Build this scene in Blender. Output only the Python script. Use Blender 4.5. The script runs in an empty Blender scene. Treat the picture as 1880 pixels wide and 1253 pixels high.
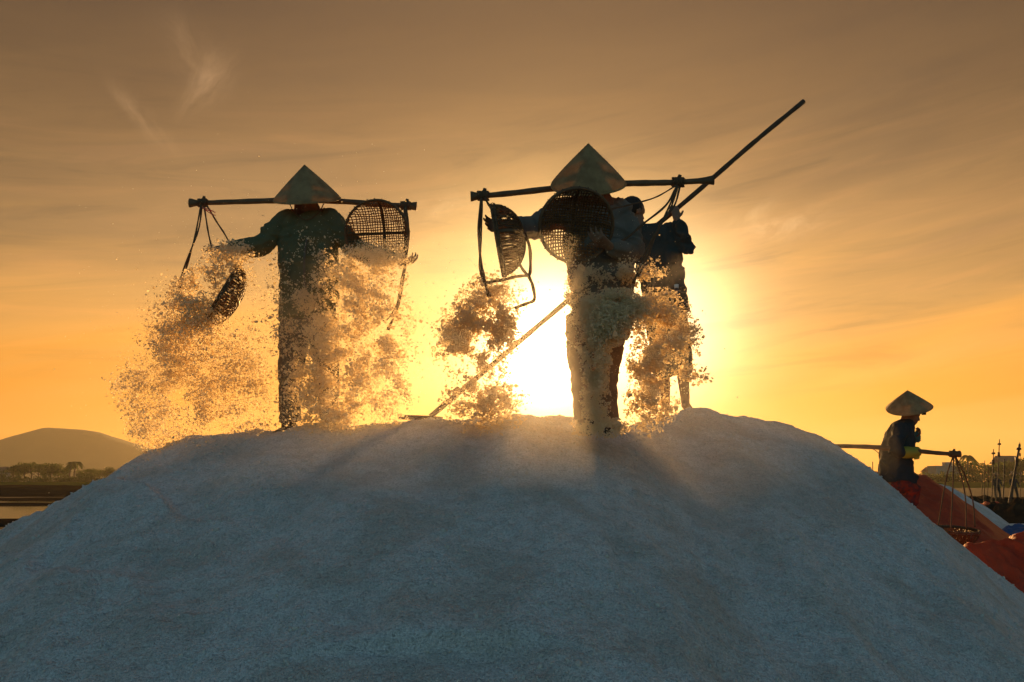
import bpy, math, random
import numpy as np
from mathutils import Vector, Matrix, Quaternion

random.seed(7)
RNG = np.random.default_rng(11)
scene = bpy.context.scene
col = scene.collection
R = math.radians

# ------------------------------------------------------------------ camera
EYE = 1.2
FX = 30.0 / 36.0 * 1880.0
PITCH = math.atan(258.5 / FX)
cam_d = bpy.data.cameras.new('camera')
cam_d.lens = 30.0
cam_d.sensor_width = 36.0
cam_d.clip_start = 0.05
cam_d.clip_end = 9000.0
cam = bpy.data.objects.new('camera', cam_d)
cam.location = (0, 0, EYE)
cam.rotation_euler = (math.pi / 2 + PITCH, 0, 0)
col.objects.link(cam)
scene.camera = cam

def at(px, py, Y):
    """world point at distance Y in front of the photographer, seen at photo pixel px, py"""
    a = (px - 940.0) / FX
    b = (626.5 - py) / FX
    c, s = math.cos(PITCH), math.sin(PITCH)
    d = Vector((a, c - b * s, s + b * c))
    return Vector((0, 0, EYE)) + d * (Y / d.y)

# ------------------------------------------------------------------ exposure
scene.view_settings.view_transform = 'Standard'
scene.view_settings.look = 'None'
scene.view_settings.exposure = 0.5
scene.view_settings.gamma = 1.0
scene.view_settings.use_curve_mapping = False
scene.render.resolution_x = 1024
scene.render.resolution_y = 682
scene.cycles.volume_bounces = 1
scene.cycles.max_bounces = 8
scene.cycles.transparent_max_bounces = 24

# ------------------------------------------------------------------ sun and sky
SUN_DIR = (at(1000, 640, 100.0) - Vector((0, 0, EYE))).normalized()
SUN_EL = math.asin(SUN_DIR.z)
SUN_AZ = math.atan2(SUN_DIR.x, SUN_DIR.y)
sun_d = bpy.data.lights.new('sun', 'SUN')
sun_d.energy = 5.0
sun_d.angle = R(0.6)
sun_d.color = (1.0, 0.52, 0.17)
sun = bpy.data.objects.new('sun', sun_d)
sun.rotation_euler = (-SUN_DIR).to_track_quat('-Z', 'Y').to_euler()
sun.location = (3, 30, 12)
col.objects.link(sun)

world = bpy.data.worlds.new('World')
scene.world = world
world.use_nodes = True
wt = world.node_tree
wt.nodes.clear()

class NT:
    def __init__(s, t): s.t = t
    def n(s, kind, **kw):
        o = s.t.nodes.new(kind)
        for k, v in kw.items(): setattr(o, k, v)
        return o
    def link(s, a, b): s.t.links.new(a, b)
    def put(s, sock, v):
        if isinstance(v, bpy.types.NodeSocket): s.link(v, sock)
        else: sock.default_value = v
    def m(s, op, a, b=0.0, c=0.0, clamp=False):
        o = s.n('ShaderNodeMath', operation=op, use_clamp=clamp)
        s.put(o.inputs[0], a); s.put(o.inputs[1], b); s.put(o.inputs[2], c)
        return o.outputs[0]
    def vm(s, op, a, b=(0, 0, 0)):
        o = s.n('ShaderNodeVectorMath', operation=op)
        s.put(o.inputs[0], a); s.put(o.inputs[1], b)
        return o.outputs['Value'] if op in ('DOT_PRODUCT', 'LENGTH') else o.outputs[0]
    def scale(s, a, f):
        o = s.n('ShaderNodeVectorMath', operation='SCALE')
        s.put(o.inputs[0], a); s.put(o.inputs['Scale'], f)
        return o.outputs[0]
    def comb(s, x, y, z):
        o = s.n('ShaderNodeCombineXYZ')
        s.put(o.inputs[0], x); s.put(o.inputs[1], y); s.put(o.inputs[2], z)
        return o.outputs[0]
    def ramp(s, fac, stops, interp='LINEAR'):
        o = s.n('ShaderNodeValToRGB')
        r = o.color_ramp; r.interpolation = interp
        while len(r.elements) > 1: r.elements.remove(r.elements[-1])
        for i, (p, c) in enumerate(stops):
            e = r.elements[0] if i == 0 else r.elements.new(p)
            e.position = p
            if not hasattr(c, '__len__'): c = (c, c, c)
            e.color = (*c[:3], 1)
        s.put(o.inputs[0], fac)
        return o.outputs[0]
    def smooth(s, x, lo, hi, a=0.0, b=1.0):
        o = s.n('ShaderNodeMapRange', interpolation_type='SMOOTHSTEP')
        s.put(o.inputs['Value'], x)
        o.inputs['From Min'].default_value = lo; o.inputs['From Max'].default_value = hi
        o.inputs['To Min'].default_value = a; o.inputs['To Max'].default_value = b
        return o.outputs[0]
    def mix(s, f, a, b, mode='MIX'):
        o = s.n('ShaderNodeMix', data_type='RGBA', blend_type=mode)
        s.put(o.inputs['Factor'], f)
        s.put(o.inputs['A'], a); s.put(o.inputs['B'], b)
        return o.outputs['Result']
    def noise(s, vec, scale, detail=4, rough=0.55, dist=0.0, lac=2.0):
        o = s.n('ShaderNodeTexNoise')
        if vec is not None: s.put(o.inputs['Vector'], vec)
        o.inputs['Scale'].default_value = scale
        o.inputs['Detail'].default_value = detail
        o.inputs['Roughness'].default_value = rough
        o.inputs['Distortion'].default_value = dist
        o.inputs['Lacunarity'].default_value = lac
        return o.outputs['Fac']

W = NT(wt)
geo = W.n('ShaderNodeTexCoord').outputs['Generated']
dirv = W.vm('NORMALIZE', geo)
sep = W.n('ShaderNodeSeparateXYZ'); W.link(dirv, sep.inputs[0])
X, Yc, Z = sep.outputs
el = W.m('MULTIPLY', W.m('ARCSINE', Z), 180 / math.pi)            # degrees
az = W.m('MULTIPLY', W.m('ARCTAN2', X, Yc), 180 / math.pi)
sd = W.vm('DOT_PRODUCT', dirv, tuple(SUN_DIR))
theta = W.m('MULTIPLY', W.m('ARCCOSINE', W.m('MINIMUM', sd, 0.999999)), 180 / math.pi)
# long streaks that climb to the right
sx = W.m('MULTIPLY', az, 0.022)
sy = W.m('MULTIPLY', W.m('SUBTRACT', el, W.m('MULTIPLY', az, 0.16)), 0.13)
streakv = W.comb(sx, sy, 3.1)
n1 = W.noise(streakv, 1.6, 6, 0.56, 0.6)
n2 = W.noise(W.comb(W.m('MULTIPLY', az, 0.05), W.m('MULTIPLY', W.m('SUBTRACT', el, W.m('MULTIPLY', az, 0.12)), 0.42), 7.7), 1.5, 7, 0.6, 0.9)
elw = W.m('ADD', el, W.m('MULTIPLY', W.m('SUBTRACT', n1, 0.5), 9.0))
ef = W.m('DIVIDE', elw, 90.0, clamp=True)
def d(e): return e / 90.0
sunside = W.ramp(ef, [(0.0, (1.08, .35, .028)), (d(5), (1.08, .40, .04)), (d(9), (1.0, .44, .09)), (d(12), (.76, .38, .11)),
                      (d(15), (.47, .26, .102)), (d(19), (.31, .178, .080)), (d(24), (.195, .117, .062)),
                      (d(30), (.125, .080, .052)), (d(45), (.10, .085, .065)), (d(90), (.085, .105, .12))])
# glow of the low sun in the thin cloud
g_wide = W.m('EXPONENT', W.m('MULTIPLY', theta, -1 / 9.0))
g_mid = W.m('EXPONENT', W.m('MULTIPLY', W.m('POWER', W.m('DIVIDE', theta, 7.4), 2.0), -1.0))
# the bright thin cloud right of the sun
c2 = (at(1190, 610, 100.0) - Vector((0, 0, EYE))).normalized()
th2 = W.m('MULTIPLY', W.m('ARCCOSINE', W.m('MINIMUM', W.vm('DOT_PRODUCT', dirv, tuple(c2)), 0.999999)), 180 / math.pi)
g_c2 = W.m('EXPONENT', W.m('MULTIPLY', W.m('POWER', W.m('DIVIDE', th2, 5.0), 2.0), -1.0))
glow = W.vm('ADD', W.scale((.84, .43, .125), g_wide), W.scale((1.5, 1.05, .40), g_mid))
glow = W.vm('ADD', glow, W.scale((1.9, 1.45, .8), g_c2))
core = W.m('EXPONENT', W.m('MULTIPLY', W.m('POWER', W.m('DIVIDE', theta, 3.0), 2.0), -1.0))
glow = W.vm('ADD', glow, W.scale((7.0, 5.4, 3.0), core))
sunside = W.scale(sunside, W.smooth(theta, 16, 44, 1.0, .72))
c = W.vm('ADD', sunside, glow)
# cloud streaks: brighter peach wisps and dull grey-green bands
lowband = W.m('MULTIPLY', W.smooth(el, 3, 9), W.smooth(el, 20, 27, 1, 0))
dull = W.m('MULTIPLY', W.smooth(n2, .50, .68), lowband)
c = W.mix(W.m('MULTIPLY', dull, .45), c, W.vm('MULTIPLY', c, (.62, .68, .80)))
broad = W.m('MULTIPLY', W.smooth(W.noise(W.comb(W.m('MULTIPLY', az, 0.026), W.m('MULTIPLY', W.m('SUBTRACT', el, W.m('MULTIPLY', az, 0.10)), 0.15), 21.3), 1.3, 4, .5, .5), .47, .62), W.m('MULTIPLY', W.smooth(el, 2, 7), W.smooth(el, 22, 32, 1, 0)))
c = W.mix(W.m('MULTIPLY', W.m('MULTIPLY', broad, W.smooth(theta, 9, 20)), .42), c, W.vm('MULTIPLY', c, (.66, .74, .92)))
bright = W.m('MULTIPLY', W.smooth(n2, .50, .32), lowband)
c = W.mix(W.m('MULTIPLY', bright, .5), c, W.vm('ADD', W.vm('MULTIPLY', c, (1.18, 1.08, 1.0)), (.03, .02, .012)))
# dull green-grey bank low on the right
gb = W.m('MULTIPLY', W.smooth(az, 14, 26), W.m('MULTIPLY', W.smooth(W.m('SUBTRACT', el, W.m('MULTIPLY', W.m('SUBTRACT', az, 20.0), 0.12)), 3.9, 3.3), W.smooth(el, 0.8, 2.8)))
c = W.mix(W.m('MULTIPLY', gb, .5), c, (.72, .46, .085, 1))
def wisp(px, py, ang, la, lb, freq, amt, tint):
    """one feathery cirrus: long axis la, short axis lb (degrees), turned by ang"""
    global c
    p = (at(px, py, 100.0) - Vector((0, 0, EYE))).normalized()
    a0 = math.degrees(math.atan2(p.x, p.y)); e0 = math.degrees(math.asin(p.z))
    dx = W.m('SUBTRACT', az, a0); dy = W.m('SUBTRACT', el, e0)
    wn = W.noise(W.comb(dx, dy, px * .01), 0.22, 3, .6)
    ca, sa = math.cos(R(ang)), math.sin(R(ang))
    u = W.m('ADD', W.m('MULTIPLY', dx, ca), W.m('MULTIPLY', dy, sa))
    v = W.m('SUBTRACT', W.m('MULTIPLY', dy, ca), W.m('MULTIPLY', dx, sa))
    v = W.m('ADD', v, W.m('MULTIPLY', W.m('SUBTRACT', wn, .5), lb * 3.0))
    r2 = W.m('ADD', W.m('POWER', W.m('DIVIDE', W.m('ABSOLUTE', u), la), 2.0), W.m('POWER', W.m('DIVIDE', W.m('ABSOLUTE', v), lb), 2.0))
    m_ = W.m('EXPONENT', W.m('MULTIPLY', r2, -1.0))
    fn = W.noise(W.comb(W.m('MULTIPLY', u, .35), W.m('MULTIPLY', v, 1.1), py * .013), freq, 6, .62, .7)
    m_ = W.m('MULTIPLY', m_, W.smooth(fn, .25, .80))
    c = W.vm('ADD', c, W.scale(tint, W.m('MULTIPLY', m_, amt)))
wisp(378, 155, 66, 1.9, 1.0, .5, .30, (1, .58, .28))
wisp(345, 85, 130, 2.2, 0.9, .5, .12, (1, .58, .28))
wisp(262, 215, 140, 1.9, 0.5, .5, .22, (1, .58, .28))
wisp(1440, 415, 5, 2.6, 0.7, .8, .36, (1, .66, .34))
wisp(1380, 395, 25, 1.8, 0.5, .8, .2, (1, .66, .34))
wisp(800, 385, 8, 3.5, 0.8, .8, .16, (1, .66, .34))
# clear twilight sky away from the sun
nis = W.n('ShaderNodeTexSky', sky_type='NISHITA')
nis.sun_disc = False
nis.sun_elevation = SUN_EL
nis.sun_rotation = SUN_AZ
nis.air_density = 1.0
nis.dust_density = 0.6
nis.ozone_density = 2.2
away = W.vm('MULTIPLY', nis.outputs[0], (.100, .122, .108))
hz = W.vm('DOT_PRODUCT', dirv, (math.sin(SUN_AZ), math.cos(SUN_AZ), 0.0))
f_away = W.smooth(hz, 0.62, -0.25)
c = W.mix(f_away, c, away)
below = W.smooth(el, -1.0, -6.0)
c = W.mix(below, c, (.10, .07, .045, 1))
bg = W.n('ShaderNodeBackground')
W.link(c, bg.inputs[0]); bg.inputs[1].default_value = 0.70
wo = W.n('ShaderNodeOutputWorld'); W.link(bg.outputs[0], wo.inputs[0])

# ------------------------------------------------------------------ noise in numpy
def _hash(i, j, k, seed):
    h = (i * 374761393 + j * 668265263 + k * 2147483647 + seed * 974634777) & 0xFFFFFFFF
    h = ((h ^ (h >> 13)) * 1274126177) & 0xFFFFFFFF
    h = h ^ (h >> 16)
    return (h & 0xFFFFFF) / float(0xFFFFFF)
def vnoise(P, seed=0):
    P = np.asarray(P, dtype=np.float64)
    I = np.floor(P).astype(np.int64); Fr = P - I
    Fr = Fr * Fr * (3 - 2 * Fr)
    out = 0
    for a in (0, 1):
        wa = Fr[:, 0] if a else 1 - Fr[:, 0]
        for b in (0, 1):
            wb = Fr[:, 1] if b else 1 - Fr[:, 1]
            for e in (0, 1):
                we = Fr[:, 2] if e else 1 - Fr[:, 2]
                out = out + wa * wb * we * _hash(I[:, 0] + a, I[:, 1] + b, I[:, 2] + e, seed)
    return out * 2 - 1
def fbm(P, octaves=4, seed=0, gain=.5):
    P = np.asarray(P, dtype=np.float64); o = 0; a = 1.0; t = 0
    for k in range(octaves):
        o = o + a * vnoise(P * (2.03 ** k) + k * 17.3, seed + k); t += a; a *= gain
    return o / t

# ------------------------------------------------------------------ materials
def mat(name, base=(.5, .5, .5), rough=.8, noise=None, bump=None, translucent=0.0, tcol=None, spec=.3, extra=None, metal=0.0):
    """noise=(scale, amount, tint2) mottles the colour; bump=(scale, strength, distance)"""
    m_ = bpy.data.materials.new(name); m_.use_nodes = True
    t = NT(m_.node_tree); m_.node_tree.nodes.clear()
    out = t.n('ShaderNodeOutputMaterial')
    p = t.n('ShaderNodeBsdfPrincipled')
    p.inputs['Roughness'].default_value = rough
    p.inputs['Specular IOR Level'].default_value = spec
    p.inputs['Metallic'].default_value = metal
    co = t.n('ShaderNodeTexCoord').outputs['Object']
    colr = (*base, 1)
    if noise:
        sc, amt, c2_ = noise
        f = t.noise(co, sc, 5, .6)
        colr = t.mix(t.m('MULTIPLY', t.smooth(f, .35, .68), amt), (*base, 1), (*c2_, 1))
    t.put(p.inputs['Base Color'], colr)
    if bump:
        b = t.n('ShaderNodeBump')
        b.inputs['Strength'].default_value = bump[1]; b.inputs['Distance'].default_value = bump[2]
        t.link(t.noise(co, bump[0], 6, .65), b.inputs['Height'])
        t.link(b.outputs[0], p.inputs['Normal'])
    sh = p.outputs[0]
    if translucent > 0:
        tr = t.n('ShaderNodeBsdfTranslucent')
        t.put(tr.inputs[0], (*(tcol or base), 1))
        mx = t.n('ShaderNodeMixShader'); mx.inputs[0].default_value = translucent
        t.link(sh, mx.inputs[1]); t.link(tr.outputs[0], mx.inputs[2]); sh = mx.outputs[0]
    t.link(sh, out.inputs[0])
    return m_

M = {}
M['flying_salt'] = mat('flying_salt', (.88, .80, .68), .6, translucent=.70, tcol=(1.0, .86, .58), spec=.15)
_t = NT(M['flying_salt'].node_tree)                      # thin salt crystals let part of the light straight through
_o = next(n for n in _t.t.nodes if n.type == 'OUTPUT_MATERIAL'); _s = _o.inputs[0].links[0].from_socket
_x = _t.n('ShaderNodeBsdfTransparent'); _x.inputs[0].default_value = (1, .93, .80, 1)
_m = _t.n('ShaderNodeMixShader'); _m.inputs[0].default_value = .13
_t.link(_s, _m.inputs[1]); _t.link(_x.outputs[0], _m.inputs[2]); _t.link(_m.outputs[0], _o.inputs[0])
M['salt_clod'] = mat('salt_clod', (.70, .68, .64), .7, bump=(60, .6, .01), translucent=.2, tcol=(.8, .74, .66))
M['bamboo'] = mat('bamboo', (.16, .085, .04), .55, noise=(18, .6, (.08, .04, .02)), bump=(40, .4, .004))
M['old_wood'] = mat('old_wood', (.10, .055, .03), .65, noise=(14, .7, (.05, .028, .016)), bump=(50, .5, .004))
M['cane'] = mat('cane', (.26, .14, .06), .6, noise=(30, .7, (.11, .055, .028)), translucent=.3, tcol=(.5, .26, .09))
M['cord'] = mat('cord', (.14, .075, .04), .8, noise=(60, .5, (.07, .04, .02)), bump=(220, .6, .002))
M['palm_leaf'] = mat('palm_leaf', (.44, .29, .14), .65, noise=(16, .8, (.25, .15, .07)), bump=(55, .8, .006), translucent=.26, tcol=(.62, .42, .17))
M['green_cloth'] = mat('green_cloth', (.13, .125, .065), .9, noise=(11, .5, (.09, .09, .05)), bump=(160, .35, .003), translucent=.06)
M['pale_cloth'] = mat('pale_cloth', (.19, .165, .14), .9, noise=(9, .5, (.13, .11, .09)), bump=(160, .35, .003), translucent=.1)
M['dark_cloth'] = mat('dark_cloth', (.05, .05, .045), .9, noise=(9, .5, (.03, .032, .03)), bump=(140, .35, .003))
M['navy_cloth'] = mat('navy_cloth', (.030, .032, .036), .9, noise=(9, .5, (.02, .03, .03)), bump=(140, .35, .003))
M['trouser_black'] = mat('trouser_black', (.10, .08, .065), .9, noise=(12, .5, (.028, .025, .025)), bump=(140, .35, .003))
M['trouser_brown'] = mat('trouser_brown', (.30, .21, .15), .9, translucent=.12, noise=(12, .5, (.10, .06, .045)), bump=(140, .35, .003))
M['skin'] = mat('skin', (.24, .125, .075), .55, noise=(15, .3, (.18, .09, .055)), bump=(120, .15, .002))
M['hair'] = mat('hair', (.02, .016, .014), .6)
M['scarf'] = mat('scarf', (.20, .10, .06), .9, noise=(20, .6, (.12, .06, .05)), bump=(140, .35, .003))
M['glove'] = mat('glove', (.30, .25, .03), .6, noise=(30, .4, (.30, .27, .03)))
M['glove_teal'] = mat('glove_teal', (.05, .12, .10), .6)
M['rubber'] = mat('rubber', (.03, .028, .026), .6)
M['steel'] = mat('steel', (.14, .12, .10), .5, noise=(20, .6, (.12, .05, .02)))
M['pink_twine'] = mat('pink_twine', (.7, .10, .08), .7)
M['white_plastic'] = mat('white_plastic', (.75, .75, .72), .4)
M['red_tarp'] = mat('red_tarp', (.60, .078, .026), .6, noise=(5, .6, (.33, .036, .016)), bump=(7, .9, .05), translucent=.2, tcol=(.62, .08, .02))
M['blue_tarp'] = mat('blue_tarp', (.05, .10, .22), .5, bump=(6, .5, .04), translucent=.1)
M['leaves'] = mat('leaves', (.065, .085, .028), .8, noise=(.6, .6, (.04, .055, .02)), translucent=.3, tcol=(.12, .15, .03))
M['bark'] = mat('bark', (.10, .075, .05), .9)
M['plaster'] = mat('plaster', (.35, .31, .26), .9, noise=(.8, .4, (.25, .22, .18)))
M['roof_tile'] = mat('roof_tile', (.20, .11, .07), .9)
M['glass_dark'] = mat('glass_dark', (.03, .035, .04), .2, spec=.6)
M['earth'] = mat('earth', spec=0.0, base=(.045, .032, .02), rough=.95, noise=(.9, .6, (.028, .02, .014)), bump=(6, .7, .05))
M['mud'] = mat('mud', (.075, .054, .034), .95, spec=.04, noise=(.25, .6, (.055, .042, .028)), bump=(3, .6, .05))
M['grass'] = mat('grass', (.07, .09, .025), .9, spec=0.0, noise=(.3, .5, (.07, .08, .025)), translucent=.3, tcol=(.2, .24, .04))
M['hill'] = mat('hill', (.07, .075, .035), .95, noise=(.01, .5, (.05, .05, .03)))

def salt_ground():
    m_ = bpy.data.materials.new('heaped_salt'); m_.use_nodes = True
    t = NT(m_.node_tree); m_.node_tree.nodes.clear()
    out = t.n('ShaderNodeOutputMaterial'); p = t.n('ShaderNodeBsdfPrincipled')
    co = t.n('ShaderNodeTexCoord').outputs['Object']
    grain = t.noise(co, 95, 3, .7)
    mid = t.noise(co, 14, 5, .62)
    big = t.noise(co, 2.1, 5, .6, .4)
    a = t.mix(t.m('MULTIPLY', t.smooth(big, .42, .62), .6), (.86, .86, .86, 1), (.62, .53, .45, 1))
    a = t.mix(t.m('MULTIPLY', t.smooth(mid, .46, .66), .4), a, (.50, .52, .50, 1))
    a = t.mix(t.m('MULTIPLY', t.smooth(grain, .40, .66), .5), a, (.30, .32, .32, 1))
    a = t.mix(t.m('MULTIPLY', t.smooth(t.noise(co, 38, 3, .6), .5, .68), .5), a, (.74, .75, .75, 1))
    t.put(p.inputs['Base Color'], a)
    p.inputs['Roughness'].default_value = .75
    p.inputs['Specular IOR Level'].default_value = .35
    b1 = t.n('ShaderNodeBump'); b1.inputs['Strength'].default_value = .8; b1.inputs['Distance'].default_value = .022
    t.link(grain, b1.inputs['Height'])
    b2 = t.n('ShaderNodeBump'); b2.inputs['Strength'].default_value = .75; b2.inputs['Distance'].default_value = .05
    b2.inputs['Distance'].default_value = .09; t.link(mid, b2.inputs['Height']); t.link(b1.outputs[0], b2.inputs['Normal'])
    t.link(b2.outputs[0], p.inputs['Normal'])
    t.link(p.outputs[0], out.inputs[0])
    return m_
M['heaped_salt'] = salt_ground()

def water_mat():
    m_ = bpy.data.materials.new('pond_water'); m_.use_nodes = True
    t = NT(m_.node_tree); m_.node_tree.nodes.clear()
    out = t.n('ShaderNodeOutputMaterial'); p = t.n('ShaderNodeBsdfPrincipled')
    p.inputs['Base Color'].default_value = (.05, .045, .035, 1)
    p.inputs['Roughness'].default_value = .04
    p.inputs['IOR'].default_value = 1.33
    co = t.n('ShaderNodeTexCoord').outputs['Object']
    b = t.n('ShaderNodeBump'); b.inputs['Strength'].default_value = .05; b.inputs['Distance'].default_value = .01
    t.link(t.noise(t.vm('MULTIPLY', co, (.4, 2.2, 1)), 3.0, 4, .6), b.inputs['Height'])
    t.link(b.outputs[0], p.inputs['Normal'])
    t.link(p.outputs[0], out.inputs[0])
    return m_
M['pond_water'] = water_mat()

# ------------------------------------------------------------------ object helpers
ORIGIN = {}
def tag(o, label=None, cat=None, group=None, kind=None):
    if label: o['label'] = label
    if cat: o['category'] = cat
    if group: o['group'] = group
    if kind: o['kind'] = kind
    return o
def empty(name, loc):
    o = bpy.data.objects.new(name, None); col.objects.link(o)
    o.empty_display_size = .1
    o.location = loc; ORIGIN[o.name] = Vector(loc)
    return o
def link_mesh(name, me, material, parent=None, origin=None, smooth=True):
    o = bpy.data.objects.new(name, me)
    if material: me.materials.append(material)
    col.objects.link(o)
    if parent is not None:
        o.parent = parent; ORIGIN[o.name] = ORIGIN[parent.name]
    else:
        org = Vector(origin) if origin is not None else Vector((0, 0, 0))
        o.location = org; ORIGIN[o.name] = org
    if smooth: me.polygons.foreach_set('use_smooth', np.ones(len(me.polygons), dtype=bool))
    return o

class MB:
    """collects shapes in world coordinates; build() links them as one mesh"""
    def __init__(s): s.v = []; s.f = []
    def add(s, vs, fs):
        k = len(s.v); s.v += [tuple(p) for p in vs]; s.f += [tuple(i + k for i in f) for f in fs]
    def tube(s, pts, rad, n=8, cap=True, flat=None, up=None):
        """rad: a number, a list, or a list of (a, b); rings follow the line; up fixes the second axis"""
        pts = [Vector(p) for p in pts]
        if not hasattr(rad, '__len__'): rad = [rad] * len(pts)
        rings = []; prev = None
        for i, p in enumerate(pts):
            t = (pts[min(i + 1, len(pts) - 1)] - pts[max(i - 1, 0)]).normalized()
            if up is not None:
                a = Vector(up).cross(t)
                if a.length < 1e-4: a = t.orthogonal()
            elif prev is None: a = t.orthogonal()
            else:
                a = prev - t * prev.dot(t)
                if a.length < 1e-5: a = t.orthogonal()
            a.normalize(); prev = a; b = t.cross(a)
            r = rad[i]; ra, rb = (r if hasattr(r, '__len__') else (r, r))
            rings.append([p + a * (ra * math.cos(2 * math.pi * k / n)) + b * (rb * math.sin(2 * math.pi * k / n)) for k in range(n)])
        vs = [q for r in rings for q in r]; fs = []
        for i in range(len(pts) - 1):
            for k in range(n):
                fs.append((i * n + k, i * n + (k + 1) % n, (i + 1) * n + (k + 1) % n, (i + 1) * n + k))
        if cap:
            fs.append(tuple(range(n))[::-1]); fs.append(tuple(range((len(pts) - 1) * n, len(pts) * n)))
        s.add(vs, fs)
    def ball(s, c, r, nu=12, nv=8, rot=None):
        if not hasattr(r, '__len__'): r = (r, r, r)
        c = Vector(c); vs = []; fs = []
        for j in range(1, nv):
            th = math.pi * j / nv
            for i in range(nu):
                ph = 2 * math.pi * i / nu
                q = Vector((r[0] * math.sin(th) * math.cos(ph), r[1] * math.sin(th) * math.sin(ph), r[2] * math.cos(th)))
                if rot is not None: q = rot @ q
                vs.append(c + q)
        top = Vector((0, 0, r[2])); bot = Vector((0, 0, -r[2]))
        if rot is not None: top = rot @ top; bot = rot @ bot
        vs += [c + top, c + bot]; T = len(vs) - 2; B = len(vs) - 1
        for j in range(nv - 2):
            for i in range(nu):
                fs.append((j * nu + i, (j + 1) * nu + i, (j + 1) * nu + (i + 1) % nu, j * nu + (i + 1) % nu))
        for i in range(nu):
            fs.append((T, i, (i + 1) % nu)); fs.append((B, (nv - 2) * nu + (i + 1) % nu, (nv - 2) * nu + i))
        s.add(vs, fs)
    def box(s, c, size, rot=None):
        c = Vector(c); hx, hy, hz_ = [q / 2 for q in size]; vs = []
        for x in (-hx, hx):
            for y in (-hy, hy):
                for z in (-hz_, hz_):
                    q = Vector((x, y, z)); q = rot @ q if rot is not None else q; vs.append(c + q)
        s.add(vs, [(0, 1, 3, 2), (4, 6, 7, 5), (0, 4, 5, 1), (2, 3, 7, 6), (0, 2, 6, 4), (1, 5, 7, 3)])
    def mesh(s, name, org=(0, 0, 0)):
        me = bpy.data.meshes.new(name)
        o = Vector(org)
        me.from_pydata([(v[0] - o.x, v[1] - o.y, v[2] - o.z) for v in s.v], [], s.f); me.update()
        return me
    def build(s, name, material, parent=None, origin=None, smooth=True):
        org = ORIGIN[parent.name] if parent is not None else (Vector(origin) if origin is not None else Vector((0, 0, 0)))
        return link_mesh(name, s.mesh(name, org), material, parent, origin, smooth)
    def grow(s, name, material, parent, voxel=.007, smooth=3, wrinkle=0.0, wscale=10.0, seed=0):
        """fuse all shapes into one continuous skin (voxel union), relax it, optionally wrinkle it"""
        org = ORIGIN[parent.name]
        me = s.mesh('tmp', org)
        tmp = bpy.data.objects.new('tmp', me); col.objects.link(tmp)
        md = tmp.modifiers.new('r', 'REMESH'); md.mode = 'VOXEL'; md.voxel_size = voxel
        if smooth:
            ms = tmp.modifiers.new('s', 'SMOOTH'); ms.factor = .5; ms.iterations = smooth
        bpy.context.view_layer.update()
        dg = bpy.context.evaluated_depsgraph_get()
        nm = bpy.data.meshes.new_from_object(tmp.evaluated_get(dg), depsgraph=dg)
        bpy.data.objects.remove(tmp); bpy.data.meshes.remove(me)
        nm.name = name
        if wrinkle > 0:
            n = len(nm.vertices); P = np.empty(n * 3); nm.vertices.foreach_get('co', P); P = P.reshape(-1, 3)
            N = np.empty(n * 3); nm.vertices.foreach_get('normal', N); N = N.reshape(-1, 3)
            q = P * np.array([1.0, 1.0, .55]) * wscale
            q = q + 1.6 * np.stack([vnoise(P * 5 + 3, seed + 9), vnoise(P * 5 + 8, seed + 5), vnoise(P * 5 + 13, seed + 3)], 1)
            w = 1 - 2 * np.abs(fbm(q, 3, seed))          # folds with sharp ridges
            P = P + N * (w[:, None] - .45) * wrinkle
            nm.vertices.foreach_set('co', P.ravel()); nm.update()
        return link_mesh(name, nm, material, parent)

def np_mesh(name, V, Fq):
    """mesh from numpy arrays: V (n,3), Fq (m,k)"""
    me = bpy.data.meshes.new(name)
    me.vertices.add(len(V)); me.vertices.foreach_set('co', np.ascontiguousarray(V, dtype=np.float32).ravel())
    k = Fq.shape[1]
    me.loops.add(Fq.size); me.loops.foreach_set('vertex_index', np.ascontiguousarray(Fq, dtype=np.int32).ravel())
    me.polygons.add(len(Fq))
    me.polygons.foreach_set('loop_start', np.arange(0, Fq.size, k, dtype=np.int32))
    me.polygons.foreach_set('loop_total', np.full(len(Fq), k, dtype=np.int32))
    me.update(calc_edges=True)
    return me

def curve_pts(pts, n=24):
    """Catmull-Rom through points"""
    pts = [Vector(p) for p in pts]
    if len(pts) == 2: return [pts[0].lerp(pts[1], i / n) for i in range(n + 1)]
    P = [pts[0] * 2 - pts[1]] + pts + [pts[-1] * 2 - pts[-2]]
    out = []; seg = max(2, n // (len(pts) - 1))
    for i in range(1, len(P) - 2):
        for k in range(seg):
            t = k / seg
            out.append(.5 * ((2 * P[i]) + (P[i + 1] - P[i - 1]) * t + (2 * P[i - 1] - 5 * P[i] + 4 * P[i + 1] - P[i + 2]) * t * t
                             + (3 * P[i] - P[i - 1] - 3 * P[i + 1] + P[i + 2]) * t ** 3))
    out.append(pts[-1])
    return out

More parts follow.
